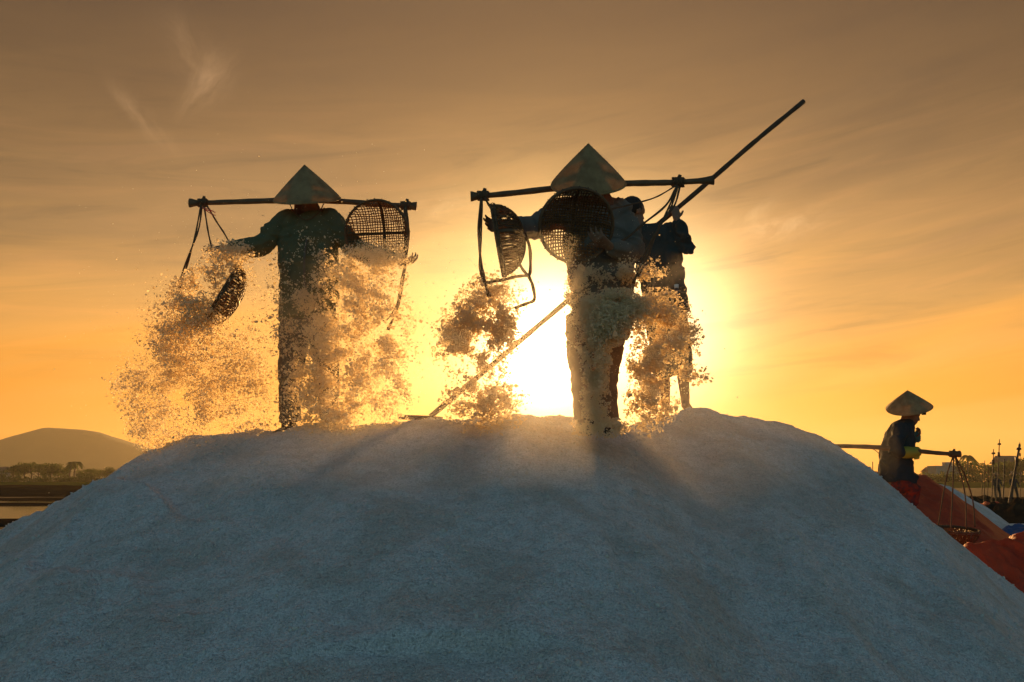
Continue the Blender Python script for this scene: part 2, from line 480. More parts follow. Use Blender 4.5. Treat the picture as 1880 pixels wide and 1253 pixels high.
# ------------------------------------------------------------------ the salt heap
SIL = [(-620, 1250), (-300, 1110), (-120, 1035), (0, 985), (60, 950), (130, 918), (180, 887), (240, 857), (285, 829), (350, 815), (430, 801), (500, 796),
       (640, 783), (740, 772), (800, 768), (900, 767), (950, 762), (1000, 763), (1060, 768), (1120, 770), (1180, 775), (1230, 763),
       (1262, 752), (1300, 752), (1340, 764), (1400, 779), (1440, 786), (1490, 801), (1530, 822), (1600, 876), (1660, 926), (1700, 960),
       (1760, 1008), (1820, 1055), (1880, 1100), (2000, 1190), (2200, 1330)]
def crest_y(px):
    return 5.45 + 1.05 * (1 / (1 + math.exp(-(px - 1190) / 45.0)))
CR = np.array([(lambda p: (p.x, p.y, max(p.z, 0.0)))(at(px, py, crest_y(px))) for px, py in SIL])
def heap_height(xs, ys):
    xs = np.asarray(xs, float); ys = np.asarray(ys, float)
    yc = np.interp(xs, CR[:, 0], CR[:, 1]); zc = np.interp(xs, CR[:, 0], CR[:, 2], left=0, right=0)
    front = ys < yc
    wf = np.maximum(.25, 1.98 * zc)
    wb = np.maximum(.9, 2.5 * zc + .35)
    t = np.abs(ys - yc) / np.where(front, wf, wb)
    a = .13
    p = (1 + a - np.sqrt(t * t + a * a) - .05 * t)
    p = np.maximum(p, 0) ** 1.04
    return zc * p
def heap_full(xs, ys):
    h = heap_height(xs, ys)
    P = np.stack([xs, ys, np.zeros_like(xs)], 1)
    m_ = np.clip(h / .25, 0, 1)
    h = h + m_ * (.045 * fbm(P * 1.3, 3, 3) + .044 * fbm(P * np.array([5.0, 3.2, 1]), 4, 5) + .012 * (1 - 2 * np.abs(fbm(P * np.array([7.0, 2.2, 1]) + .5, 3, 51))) + .009 * fbm(P * 19, 3, 8) + .006 * np.maximum(0, fbm(P * 48, 2, 18)))
    # slumped terraces on the left flank
    s_ = xs * .55 + ys * .8 + .25 * fbm(P * 1.3, 2, 31)
    lf = np.clip((-xs - 1.1) / .9, 0, 1) * m_
    ph = (s_ * 1.9) % 1.0
    h = h + lf * .05 * (np.where(ph < .85, ph / .85, (1 - ph) / .15) - .5)
    # small slip scar low in the middle
    sx_, sy_ = xs + .28, ys - 3.28
    arc = sy_ + .22 * sx_ ** 2
    h = h + .035 * np.exp(-(sx_ / .38) ** 2) * np.tanh(arc / .012) * np.exp(-(arc / .14) ** 2)
    return h
def heap_z(x, y): return float(heap_full(np.array([x]), np.array([y]))[0])

gx = np.concatenate([np.linspace(-9.5, -4.3, 90, endpoint=False), np.linspace(-4.3, 4.6, 860, endpoint=False), np.linspace(4.6, 8, 60)])
gy = np.concatenate([np.linspace(1.4, 2.6, 40, endpoint=False), np.linspace(2.6, 7.0, 460, endpoint=False), np.linspace(7.0, 12.0, 90)])
GX, GY = np.meshgrid(gx, gy)
H = heap_full(GX.ravel(), GY.ravel())
raw = heap_height(GX.ravel(), GY.ravel())
H = np.where(raw < .004, -0.03, H)
V = np.stack([GX.ravel(), GY.ravel(), H], 1)
nx_, ny_ = len(gx), len(gy)
ii = (np.arange(ny_ - 1)[:, None] * nx_ + np.arange(nx_ - 1)[None]).ravel()
Fq = np.stack([ii, ii + 1, ii + 1 + nx_, ii + nx_], 1)
keep = H[Fq].max(1) > -0.02
salt_heap = link_mesh('salt_mound', np_mesh('salt_mound', V, Fq[keep]), M['heaped_salt'])
tag(salt_heap, kind='structure')

# ------------------------------------------------------------------ flats, ponds, bank, hill
def sheet(name, x0, x1, y0, y1, z, material, nx=2, ny=2, hf=None, kind='structure'):
    xs = np.linspace(x0, x1, nx); ys = np.linspace(y0, y1, ny)
    A, B = np.meshgrid(xs, ys)
    z_ = np.full(A.size, z) if hf is None else hf(A.ravel(), B.ravel())
    V = np.stack([A.ravel(), B.ravel(), z_], 1)
    i2 = (np.arange(ny - 1)[:, None] * nx + np.arange(nx - 1)[None]).ravel()
    o = link_mesh(name, np_mesh(name, V, np.stack([i2, i2 + 1, i2 + 1 + nx, i2 + nx], 1)), material)
    if kind: tag(o, kind=kind)
    return o
gnd = sheet('ground', -4000, 4000, -200, 5000, 0.0, M['mud'], 2, 2)
def bund(name, x0, x1, yc, w, h, material, seed, skew=0.0):
    def hf(a, b):
        t = (b - (yc + skew * a)) / w
        P = np.stack([a * .35, b * .35, a * 0], 1)
        return h * np.maximum(0, 1 - t * t) * (1 + .35 * fbm(P, 3, seed)) - .01
    ys0 = yc + min(skew * x0, skew * x1) - w; ys1 = yc + max(skew * x0, skew * x1) + w
    return sheet(name, x0, x1, ys0, ys1, 0, material, 160, 24, hf)
# salt ponds left of the heap: shallow water between low mud banks
pond_rows = [(26.5, 44.5), (47.2, 56.5), (73, 82)]
for y0, y1 in pond_rows:
    sheet('pond_water', -95, -4, y0, y1, .012, M['pond_water'])
sheet('pond_water', 14, 120, 49.5, 54.5, .012, M['pond_water'])
for yc, w, h in ((25.0, 1.6, .16), (45.8, 1.5, .12), (58.5, 2.4, .16), (71.5, 2.0, .14), (83.5, 2.0, .2)):
    bund('earth_bank', -96, -3, yc, w, h, M['earth'], int(yc))
for yc, w, h in ((47.5, 2.2, .14), (56.5, 2.2, .2)):
    bund('earth_bank', 12, 121, yc, w, h, M['earth'], int(yc))
def bankhf(a, b):
    P = np.stack([a * .09, b * .09, a * 0], 1); P2 = P * 9
    t = (b - 108) / 16
    return np.maximum(0, 1 - t * t) ** .5 * (.78 + .28 * fbm(P, 3, 4) + .16 * fbm(P2, 3, 6)) - .03
sheet('earth_bank', -140, -6, 92, 124, 0, M['earth'], 400, 36, bankhf)
sheet('grass_field', -260, 260, 170, 300, 0, M['grass'], 120, 30,
      lambda a, b: np.clip((b - 170) / 40, 0, 1) * (1.05 + .25 * fbm(np.stack([a * .03, b * .03, a * 0], 1), 3, 9)) - .02)
# hill across the water
hp = [(-1500, 20), (-1100, 45), (at(-420, 885, 1500).x, 38), (at(-180, 885, 1500).x, 54), (at(0, 885, 1500).x, 73), (at(40, 885, 1500).x, 85), (at(85, 885, 1500).x, 97.5),
      (at(135, 885, 1500).x, 95), (at(170, 885, 1500).x, 91), (at(195, 885, 1500).x, 83), (at(220, 885, 1500).x, 76), (at(255, 885, 1500).x, 66), (at(300, 885, 1500).x, 46),
      (at(380, 885, 1500).x, 28), (at(520, 885, 1500).x, 16), (at(800, 885, 1500).x, 6), (0, 3), (300, 2), (900, 2)]
hpx = np.array([p[0] for p in hp]); hpz = np.array([p[1] for p in hp])
def hillhf(a, b):
    t = (b - 1500) / 330
    P = np.stack([a * .006, b * .006, a * 0], 1)
    xx = np.interp(a, hpx, hpz)
    return xx * np.exp(-(np.abs(t) * 1.9) ** 2) * (1 + .06 * fbm(P * 2, 4, 2) * (1 - np.exp(-(t * 4) ** 2))) + .9 * fbm(P * 14, 3, 5) - 3
sheet('hill', -1500, 900, 1160, 1900, 0, M['hill'], 420, 90, hillhf)


# ------------------------------------------------------------------ people
def limb(mb, pts, rad, n=12):
    mb.tube(pts, rad, n)
    for p, r in ((pts[0], rad[0]), (pts[-1], rad[-1])):
        mb.ball(p, r if not hasattr(r, '__len__') else min(r), 10, 6)

def loft(mb, rings, n=20):
    """rings: (centre, half width vector, half depth vector)"""
    vs = []; fs = []
    for c_, a, b in rings:
        for k in range(n):
            th = 2 * math.pi * k / n
            cx, sx_ = math.cos(th), math.sin(th)
            e = .82
            vs.append(Vector(c_) + Vector(a) * (math.copysign(abs(cx) ** e, cx)) + Vector(b) * (math.copysign(abs(sx_) ** e, sx_)))
    m_ = len(rings)
    for i in range(m_ - 1):
        for k in range(n):
            fs.append((i * n + k, i * n + (k + 1) % n, (i + 1) * n + (k + 1) % n, (i + 1) * n + k))
    fs.append(tuple(range(n))[::-1]); fs.append(tuple(range((m_ - 1) * n, m_ * n)))
    mb.add(vs, fs)

def hand(mb, wrist, direction, palm, side=1, curl=25, spread=9, s=1.0, thumb_up=35):
    """palm, four unequal bent fingers and a thumb; palm = normal pointing out of the palm"""
    d_ = Vector(direction).normalized(); pn = Vector(palm); pn = (pn - d_ * pn.dot(d_)).normalized()
    sd_ = d_.cross(pn).normalized() * side          # towards the thumb
    w = Vector(wrist)
    mb.tube([w - d_ * .01, w + d_ * .03 * s, w + d_ * .075 * s, w + d_ * .093 * s],
            [(.026 * s, .019 * s), (.034 * s, .017 * s), (.042 * s, .015 * s), (.036 * s, .011 * s)], 12, up=pn)
    for i, (off, L, r) in enumerate(((.031, .074, .0088), (.011, .083, .0092), (-.010, .077, .0088), (-.029, .060, .0078))):
        base = w + d_ * (.082 - abs(off - .011) * .25) * s + sd_ * off * s
        ang = R(spread) * off / .02
        dd = (d_ * math.cos(ang) + sd_ * math.sin(ang)).normalized()
        ax = dd.cross(pn).normalized()
        pts = [base - dd * .012 * s]; p = base
        for k, fr in enumerate((.45, .31, .24)):
            q = Quaternion(ax, R(curl) * (.6 + .55 * k) * (1 + .1 * i))
            p_ = p + (q @ dd) * (L * fr * s); 
            if k == 0: pts.append(p)
            pts.append(p_); p = p_
        mb.tube(pts, [r * s * 1.02, r * s, r * s * .96, r * s * .9, r * s * .72], 8)
        mb.ball(pts[-1], r * s * .74, 8, 6)
    tb = w + d_ * .022 * s + sd_ * .026 * s
    td = (d_ * math.cos(R(90 - thumb_up)) + sd_ * math.sin(R(90 - thumb_up)) + pn * .25).normalized()
    t2 = (td + d_ * .35).normalized()
    mb.tube([tb - td * .012, tb, tb + td * .036 * s, tb + td * .036 * s + t2 * .028 * s, tb + td * .036 * s + t2 * .045 * s],
            [.013 * s, .013 * s, .0115 * s, .0098 * s, .0075 * s], 8)

def foot(mb, ankle, fwd, L=.22):
    a = Vector(ankle); f_ = Vector(fwd).normalized(); dn = Vector((0, 0, -1))
    heel = a - f_ * .045 + dn * .055
    mb.tube([heel, a + dn * .052 + f_ * .02, a + dn * .06 + f_ * (L * .45), a + dn * .068 + f_ * (L * .68), a + dn * .072 + f_ * (L * .80)],
            [(.028, .026), (.034, .034), (.038, .024), (.040, .017), (.030, .010)], 12, up=(0, 0, 1))
    mb.ball(heel, .027, 10, 6)
    mb.tube([a, a + dn * .055], [.034, .036], 10)

def head(mb, c_, fwd, up, s=1.0):
    f_ = Vector(fwd).normalized(); u = Vector(up); u = (u - f_ * u.dot(f_)).normalized(); r_ = f_.cross(u)
    rot = Matrix((r_, f_, u)).transposed()
    c_ = Vector(c_)
    mb.ball(c_ + u * .02 * s, (.074 * s, .093 * s, .088 * s), 20, 14, rot)
    mb.ball(c_ - u * .035 * s + f_ * .022 * s, (.058 * s, .066 * s, .078 * s), 18, 12, rot)      # face and jaw
    mb.ball(c_ - u * .092 * s + f_ * .058 * s, (.024 * s, .022 * s, .018 * s), 10, 8, rot)         # chin
    mb.tube([c_ + u * .008 * s + f_ * .083 * s, c_ - u * .022 * s + f_ * .098 * s, c_ - u * .034 * s + f_ * .102 * s, c_ - u * .042 * s + f_ * .088 * s],
            [.007 * s, .010 * s, .014 * s, .011 * s], 8)                                            # nose
    mb.tube([c_ + r_ * -.04 * s + u * .022 * s + f_ * .078 * s, c_ + u * .026 * s + f_ * .088 * s, c_ + r_ * .04 * s + u * .022 * s + f_ * .078 * s], .009 * s, 8)  # brow
    for zz, rr in ((-.060, .0075), (-.070, .0085)):                                                  # lips
        mb.tube([c_ + r_ * -.022 * s + u * zz * s + f_ * .074 * s, c_ + u * zz * s + f_ * .086 * s, c_ + r_ * .022 * s + u * zz * s + f_ * .074 * s], rr * s, 8)
    for sg in (-1, 1):
        mb.ball(c_ + r_ * sg * .075 * s - u * .012 * s - f_ * .004 * s, (.010 * s, .020 * s, .032 * s), 10, 8, rot)   # ears
        mb.ball(c_ + r_ * sg * .030 * s + u * .004 * s + f_ * .078 * s, .0125 * s, 10, 8)
    return rot

def cone_hat(parent, apex, rimc, radius, name='conical_hat'):
    """woven palm leaf hat: thin shell, ribs as rings, bound rim"""
    apex = Vector(apex); rimc = Vector(rimc); ax = (rimc - apex); h = ax.length; ax.normalize()
    a = ax.orthogonal().normalized(); b = ax.cross(a)
    mb = MB(); n = 96; K = 26; vs = []; fs = []
    for side_ in (0, 1):
        for k in range(K + 1):
            t = k / K; off = .004 * side_
            r = radius * (t * .97 + .03 * math.sin(t * math.pi / 2)) + .001 - max(0, t - .90) ** 2 * 10 * .11 * radius / .22
            bulge = .012 * math.sin(t * math.pi)
            hoop = .0022 * (1 if k % 2 == 0 else 0)
            for i in range(n):
                th = 2 * math.pi * i / n
                rr = (r + hoop) * (1 + .006 * math.sin(th * 3 + 1) * t) + bulge * .4 - off + (.0012 if i % 2 else 0)
                wob = .004 * t * math.sin(th * 2 + .7)
                vs.append(apex + ax * (h * t ** .98 + off * 1.2 + wob) + (a * math.cos(th) + b * math.sin(th)) * max(rr, .0006))
    for s_ in (0, 1):
        o = s_ * (K + 1) * n
        for k in range(K):
            for i in range(n):
                q = (o + k * n + i, o + k * n + (i + 1) % n, o + (k + 1) * n + (i + 1) % n, o + (k + 1) * n + i)
                fs.append(q if s_ == 0 else q[::-1])
    mb.add(vs, fs)
    hat = mb.build(name, M['palm_leaf'], parent)
    for t in (.16, .30, .44, .58, .72, .85):
        hp = MB(); rr = radius * t * .985 - .007
        hp.tube([apex + ax * (h * t + .008) + (a * math.cos(x) + b * math.sin(x)) * rr for x in np.linspace(0, 2 * math.pi, 33)], .0035, 6, cap=False)
        hp.build('hoop', M['bamboo'], hat)
    rb = MB()
    ring = [rimc + (a * math.cos(2 * math.pi * i / 48) + b * math.sin(2 * math.pi * i / 48)) * (radius - .006) * (1 + .006 * math.sin(2 * math.pi * i / 16 + 1))
            + ax * .004 * math.sin(2 * math.pi * i / 24 + .7) for i in range(49)]
    rb.tube(ring, .0055, 8, cap=False)
    rb.build('hat_rim', M['palm_leaf'], hat)
    return hat

def Pm(px, py, Y, dy=0.0):
    return at(px, py, Y + dy)

def sleeve(mb, pts, rad): limb(mb, pts, rad, 14)

# ---- worker on the left (faces the photographer)
Y1 = 5.5
def q1(px, py, dy=0.0): return Pm(px, py, Y1, dy)
w1 = empty('person', q1(566, 796))
tag(w1, 'person in a green jacket and conical hat, one arm stretched out over a tipping basket', 'person')
b = MB()
hd1 = q1(563, 362, -.07)
head(b, hd1, (0.02, -1, -.62), (0, -.45, 1))
b.tube([q1(565, 402, .02), q1(564, 378, -.03)], [.052, .05], 14)
b.tube([q1(520, 404), q1(566, 396, .01), q1(612, 402)], [.05, .07, .05], 12)
loft(b, [(q1(566, 398), (.10, 0, 0), (0, .07, 0)), (q1(566, 430), (.155, 0, 0), (0, .10, 0)), (q1(566, 500), (.14, 0, 0), (0, .10, 0)),
         (q1(566, 560), (.135, 0, 0), (0, .10, 0)), (q1(567, 600), (.15, 0, 0), (0, .11, 0))])
W1L, W1R = q1(424, 456, -.10), q1(727, 476, -.10)
arm1L = [q1(522, 406), q1(474, 450, -.07), W1L]
arm1R = [q1(610, 404), q1(655, 462, -.03), W1R]
for arm in (arm1L, arm1R): limb(b, arm, [.046, .037, .025])
hand(b, W1L, (-1, -.15, -.02), (0, .3, -1), side=-1, curl=16, spread=17, s=1.05, thumb_up=42)
hand(b, W1R, (1, .1, -.15), (-.1, .2, 1), side=-1, curl=48, spread=6, s=1.05)
leg1 = [[q1(541, 600), q1(533, 694, -.08), q1(531, 782, .0)], [q1(594, 600), q1(602, 692, .03), q1(606, 778, .10)]]
for L_ in leg1:
    limb(b, L_, [.085, .055, .038])
    foot(b, L_[2], (-.15, -1, 0))
b.grow('body', M['skin'], w1, .0062, 3)
j = MB()
loft(j, [(q1(566, 389, .0), (.055, 0, 0), (0, .06, 0)), (q1(566, 396, .0), (.12, 0, 0), (0, .085, 0)), (q1(566, 412), (.178, 0, 0), (0, .115, 0)), (q1(567, 450), (.195, 0, 0), (0, .135, 0)),
         (q1(568, 510), (.185, 0, 0), (0, .13, 0)), (q1(568, 560), (.182, 0, 0), (0, .13, 0)), (q1(567, 588, .0), (.192, 0, 0), (0, .14, 0))])
sleeve(j, [q1(530, 407), q1(505, 428, -.03), q1(474, 452, -.07), q1(447, 456, -.09), q1(432, 456, -.10)], [.078, .074, .066, .052, .045])
sleeve(j, [q1(604, 407), q1(628, 432, -.01), q1(655, 462, -.03), q1(690, 470, -.06), q1(716, 475, -.09)], [.078, .072, .064, .05, .042])
jk = j.grow('jacket', M['green_cloth'], w1, .0085, 5, .030, 5.5, 4)
c_ = MB()      # open collar and zip band
c_.tube(curve_pts([q1(538, 386, .03), q1(533, 396, -.03), q1(545, 408, -.095), q1(563, 424, -.128)], 12), [(.022, .008)] * 13, 8, up=(0, 1, .3))
c_.tube(curve_pts([q1(592, 386, .03), q1(598, 396, -.03), q1(586, 408, -.095), q1(567, 424, -.128)], 12), [(.022, .008)] * 13, 8, up=(0, 1, .3))
c_.build('collar', M['green_cloth'], jk)
z_ = MB()
z_.tube(curve_pts([q1(566, 424, -.128), q1(559, 470, -.148), q1(560, 540, -.148), q1(562, 618, -.16)], 18), .007, 6)
z_.build('zip', M['steel'], jk)
t_ = MB()
for L_ in leg1:
    k0, k1, k2 = L_
    t_.tube([k0 + Vector((0, 0, .05)), k0.lerp(k1, .4), k1, k1.lerp(k2, .5), k2 + Vector((0, 0, .03))], [(.095, .11), (.086, .10), (.066, .08), (.058, .07), (.066, .072)], 16)
loft(t_, [(q1(567, 570), (.15, 0, 0), (0, .115, 0)), (q1(567, 625), (.17, 0, 0), (0, .125, 0))])
t_.grow('trousers', M['trouser_black'], w1, .009, 4, .017, 6.5, 14)
for L_ in leg1:
    f_ = MB(); a = L_[2]
    f_.tube([a + Vector((.02, .06, -.03)), a + Vector((0, 0, -.045)), a + Vector((-.015, -.10, -.055)), a + Vector((-.02, -.17, -.065)), a + Vector((-.022, -.20, -.07))],
            [(.035, .035), (.046, .046), (.05, .034), (.047, .026), (.03, .016)], 12, up=(0, 0, 1))
    f_.tube([a + Vector((0, 0, -.06)), a + Vector((0, 0, .07))], [.05, .052], 12)
    f_.grow('boot', M['rubber'], w1, .007, 3)
hat1 = cone_hat(w1, q1(559, 303, -.165), q1(564, 365, -.06), 0.222)
st = MB()
st.tube(curve_pts([q1(530, 372, -.06), q1(542, 392, -.10), q1(562, 404, -.15), q1(584, 392, -.10), q1(596, 371, -.06)], 16), .0035, 6)
st.build('chin_strap', M['cord'], hat1)
sc_ = MB()
loft(sc_, [(q1(564, 378, -.05), (.082, 0, 0), (0, .098, -.02)), (q1(564, 392, -.045), (.080, 0, 0), (0, .085, -.03)), (q1(565, 404, -.03), (.062, 0, 0), (0, .055, -.03)), (q1(565, 413, -.02), (.03, 0, 0), (0, .03, -.02))])
sc_.grow('face_scarf', M['scarf'], w1, .007, 3, .006, 18, 3)

# ---- worker in the middle
Y2 = 4.83
def q2(px, py, dy=0.0): return Pm(px, py, Y2, dy)
w2 = empty('person', q2(1100, 792))
tag(w2, 'person in pale clothes and the largest conical hat, standing before the low sun', 'person')
b = MB()
head(b, q2(1082, 338, -.06), (-.05, -1, -.72), (0, -.55, 1))
b.tube([q2(1084, 382, .02), q2(1083, 354, -.02)], [.052, .05], 14)
b.tube([q2(1032, 384), q2(1084, 374, .01), q2(1140, 382)], [.05, .07, .05], 12)
loft(b, [(q2(1085, 376), (.10, 0, 0), (0, .07, 0)), (q2(1090, 415), (.16, 0, 0), (0, .10, 0)), (q2(1098, 490), (.145, 0, 0), (0, .10, 0)),
         (q2(1103, 550), (.14, 0, 0), (0, .10, 0)), (q2(1103, 595), (.15, 0, 0), (0, .11, 0))])
W2L, W2R = q2(928, 419, -.06), q2(1118, 452, -.26)
arm2L = [q2(1034, 388), q2(981, 418, .02), W2L]
arm2R = [q2(1142, 388), q2(1160, 462, -.06), W2R]
for arm in (arm2L, arm2R): limb(b, arm, [.046, .037, .025])
hand(b, W2L, (-1, -.2, .12), (.2, -1, .1), side=1, curl=38, spread=5, s=1.0)
hand(b, W2R, (-.7, -.6, .3), (-.3, .1, 1), side=1, curl=40, spread=5, s=1.0)
leg2 = [[q2(1068, 600), q2(1070, 692, -.06), q2(1078, 772, .0)], [q2(1120, 600), q2(1110, 692, .05), q2(1112, 772, .08)]]
for L_ in leg2:
    limb(b, L_, [.085, .055, .038]); foot(b, L_[2], (-.1, -1, 0))
b.grow('body', M['skin'], w2, .0062, 3)
j = MB()
loft(j, [(q2(1084, 366, .0), (.055, 0, 0), (0, .06, 0)), (q2(1085, 374, .0), (.13, 0, 0), (0, .085, 0)), (q2(1087, 392), (.185, 0, 0), (0, .12, 0)), (q2(1097, 440), (.195, 0, 0), (0, .135, 0)),
         (q2(1104, 500), (.185, 0, 0), (0, .13, 0)), (q2(1104, 555), (.180, 0, 0), (0, .13, 0)), (q2(1100, 592, .0), (.185, 0, 0), (0, .145, 0))])
sleeve(j, [q2(1040, 390), q2(1012, 402, .0), q2(982, 418, .02), q2(955, 418, -.02), q2(938, 418, -.05)], [.078, .072, .064, .052, .044])
sleeve(j, [q2(1136, 390), q2(1152, 425, -.01), q2(1161, 460, -.06), q2(1142, 458, -.15), q2(1126, 454, -.22)], [.078, .072, .064, .052, .044])
jk = j.grow('jacket', M['pale_cloth'], w2, .0085, 5, .030, 5.5, 24)
t_ = MB()
for L_ in leg2:
    k0, k1, k2 = L_
    t_.tube([k0 + Vector((0, 0, .06)), k0.lerp(k1, .4), k1, k1.lerp(k2, .5), k2 + Vector((0, 0, .0))], [(.09, .10), (.084, .09), (.066, .078), (.060, .07), (.066, .074)], 16)
loft(t_, [(q2(1104, 560), (.15, 0, 0), (0, .115, 0)), (q2(1103, 620), (.165, 0, 0), (0, .125, 0))])
t_.grow('trousers', M['trouser_brown'], w2, .009, 4, .016, 6.5, 34)
for L_ in leg2:
    f_ = MB(); a = L_[2]
    f_.tube([a + Vector((.02, .06, -.03)), a + Vector((0, 0, -.045)), a + Vector((-.015, -.10, -.055)), a + Vector((-.02, -.17, -.065)), a + Vector((-.022, -.20, -.07))],
            [(.035, .035), (.046, .046), (.05, .034), (.047, .026), (.03, .016)], 12, up=(0, 0, 1))
    f_.tube([a + Vector((0, 0, -.06)), a + Vector((0, 0, .06))], [.05, .052], 12)
    f_.grow('boot', M['rubber'], w2, .007, 3)
hat2 = cone_hat(w2, q2(1080, 264, -.20), q2(1080, 338, -.055), 0.222)
sc_ = MB()
loft(sc_, [(q2(1083, 350, -.04), (.098, 0, 0), (0, .098, -.02)), (q2(1084, 364, -.03), (.112, 0, 0), (0, .105, -.03)), (q2(1085, 378, -.01), (.135, 0, 0), (0, .105, -.03)), (q2(1086, 392, .0), (.14, 0, 0), (0, .115, -.02))])
sc_.grow('face_scarf', M['scarf'], w2, .007, 3, .012, 14, 6)

# ---- the man with the long rake, behind, turned away
Y3 = 6.56
def q3(px, py, dy=0.0): return Pm(px, py, Y3, dy)
w3 = empty('person', q3(1252, 752))
tag(w3, 'bareheaded person in a dark shirt with back turned, holding a long pole over the shoulder', 'person')
b = MB()
rot3 = head(b, q3(1163, 388, .0), (.85, .5, -.12), (.1, 0, 1))
b.tube([q3(1176, 424, .0), q3(1166, 400, .0)], [.056, .052], 14)
loft(b, [(q3(1190, 418, .02), (.14, 0, 0), (0, .08, 0)), (q3(1200, 440, .0), (.17, 0, 0), (0, .10, 0)), (q3(1213, 500), (.145, 0, 0), (0, .10, 0)),
         (q3(1222, 545), (.135, 0, 0), (0, .10, 0)), (q3(1226, 580), (.145, 0, 0), (0, .11, 0))])
H3U, H3L = q3(1242, 402, -.10), q3(1066, 534, .02)
arm3U = [q3(1236, 426), q3(1261, 458, -.08), H3U]
arm3L = [q3(1160, 432), q3(1124, 492, .05), H3L]
for arm in (arm3U, arm3L): limb(b, arm, [.052, .040, .028])
hand(b, H3U, (-.12, .1, 1), (-.4, 1, 0), side=-1, curl=55, spread=4, s=1.08)
hand(b, H3L, (-.85, .1, -.55), (0, .4, .8), side=1, curl=55, spread=4, s=1.08)
leg3 = [[q3(1238, 590), q3(1251, 662, -.02), q3(1258, 732, .03)], [q3(1208, 590), q3(1218, 664, .10), q3(1222, 735, .22)]]
for L_ in leg3:
    limb(b, L_, [.088, .055, .036]); foot(b, L_[2], (.35, 1, 0))
b.grow('body', M['skin'], w3, .0068, 3)
h_ = MB()
h_.ball(q3(1160, 381, .0), (.088, .1, .088), 18, 12)
h_.ball(q3(1152, 392, -.02), (.06, .08, .075), 14, 10)
h_.grow('hair', M['hair'], w3, .008, 2, .006, 30, 2)
j = MB()
loft(j, [(q3(1178, 414, .0), (.06, 0, 0), (0, .065, 0)), (q3(1188, 418, .0), (.15, 0, 0), (0, .09, 0)), (q3(1198, 432), (.195, 0, 0), (0, .12, 0)), (q3(1208, 470), (.185, 0, 0), (0, .135, 0)),
         (q3(1217, 520), (.168, 0, 0), (0, .13, 0)), (q3(1222, 555), (.165, 0, 0), (0, .135, 0)), (q3(1224, 572), (.17, 0, 0), (0, .14, 0))])
sleeve(j, [q3(1230, 428), q3(1250, 440, -.05), q3(1260, 456, -.08), q3(1252, 432, -.095), q3(1245, 412, -.10)], [.078, .075, .070, .058, .048])
sleeve(j, [q3(1168, 434), q3(1146, 462, .02), q3(1124, 492, .05), q3(1098, 512, .04), q3(1080, 524, .03)], [.08, .074, .066, .052, .045])
j.grow('shirt', M['dark_cloth'], w3, .0085, 5, .026, 5.5, 44)
t_ = MB()
for L_ in leg3:
    k0, k1, k2 = L_
    t_.tube([k0 + Vector((0, 0, .06)), k0.lerp(k1, .4), k1, k1.lerp(k2, .35)], [(.10, .105), (.092, .098), (.078, .085), (.07, .078)], 16)
loft(t_, [(q3(1222, 555), (.14, 0, 0), (0, .115, 0)), (q3(1224, 600), (.155, 0, 0), (0, .125, 0))])
t_.grow('trousers', M['trouser_black'], w3, .009, 4, .014, 8.0, 54)
bt = MB(); pb = q3(1243, 560, -.17)
bt.tube([pb, pb + Vector((0, 0, .10)), pb + Vector((0, 0, .125)), pb + Vector((0, 0, .13))], [.028, .028, .014, .012], 12)
tag(bt.build('water_bottle', M['glass_dark'], None, origin=pb), 'small dark bottle with a white cap at the hip of the dark shirt', 'bottle')
bo = bpy.data.objects['water_bottle']
cp = MB(); cp.tube([pb + Vector((0, 0, .130)), pb + Vector((0, 0, .158))], .017, 12)
cp.build('cap', M['white_plastic'], bo)

# ---- carrier on the far right, in profile
Y4 = 8.8
def q4(px, py, dy=0.0): return Pm(px, py, Y4, dy)
w4 = empty('person', q4(1650, 1010))
tag(w4, 'stooped person in conical hat and yellow glove walking beside the red tarpaulin at the right', 'person')
b = MB()
head(b, q4(1671, 760, .0), (1, 0, -.32), (.3, 0, 1))
b.tube([q4(1657, 785), q4(1664, 765)], [.05, .048], 14)
loft(b, [(q4(1655, 782), (.08, 0, 0), (0, .12, 0)), (q4(1651, 800), (.11, 0, 0), (0, .16, 0)), (q4(1645, 840), (.10, 0, 0), (0, .14, 0)), (q4(1642, 885), (.11, 0, 0), (0, .15, 0))])
H4N, H4F = q4(1664, 831, -.20), q4(1676, 806, .12)
limb(b, [q4(1652, 790, -.15), q4(1642, 828, -.22), H4N], [.045, .037, .026])
limb(b, [q4(1656, 790, .15), q4(1658, 820, .18), H4F], [.045, .037, .026])
hand(b, H4N, (1, .1, 0), (0, .7, -.7), side=1, curl=50, spread=3, s=1.0)
hand(b, H4F, (.8, 0, .6), (-.5, 0, 1), side=1, curl=62, spread=3, s=1.0)
leg4 = [[q4(1643, 888, -.08), q4(1674, 897, -.09), q4(1664, 968, -.08)], [q4(1641, 890, .08), q4(1650, 950, .09), q4(1636, 1000, .08)]]
for L_ in leg4:
    limb(b, L_, [.08, .055, .036]); foot(b, L_[2], (1, 0, 0))
b.grow('body', M['skin'], w4, .008, 3)
j = MB()
loft(j, [(q4(1662, 772), (.055, 0, 0), (0, .06, 0)), (q4(1658, 778), (.09, 0, 0), (0, .13, 0)), (q4(1653, 792), (.125, 0, .02), (0, .17, 0)), (q4(1647, 822), (.145, 0, 0), (0, .185, 0)),
         (q4(1644, 855), (.145, 0, 0), (0, .18, 0)), (q4(1643, 884), (.158, 0, 0), (0, .19, 0))])
j.tube([q4(1658, 884, -.06), q4(1673, 880, -.08), q4(1680, 884, -.08)], [.09, .085, .06], 12)
sleeve(j, [q4(1653, 790, -.14), q4(1645, 812, -.2), q4(1643, 828, -.22), q4(1652, 830, -.21)], [.075, .07, .066, .055])
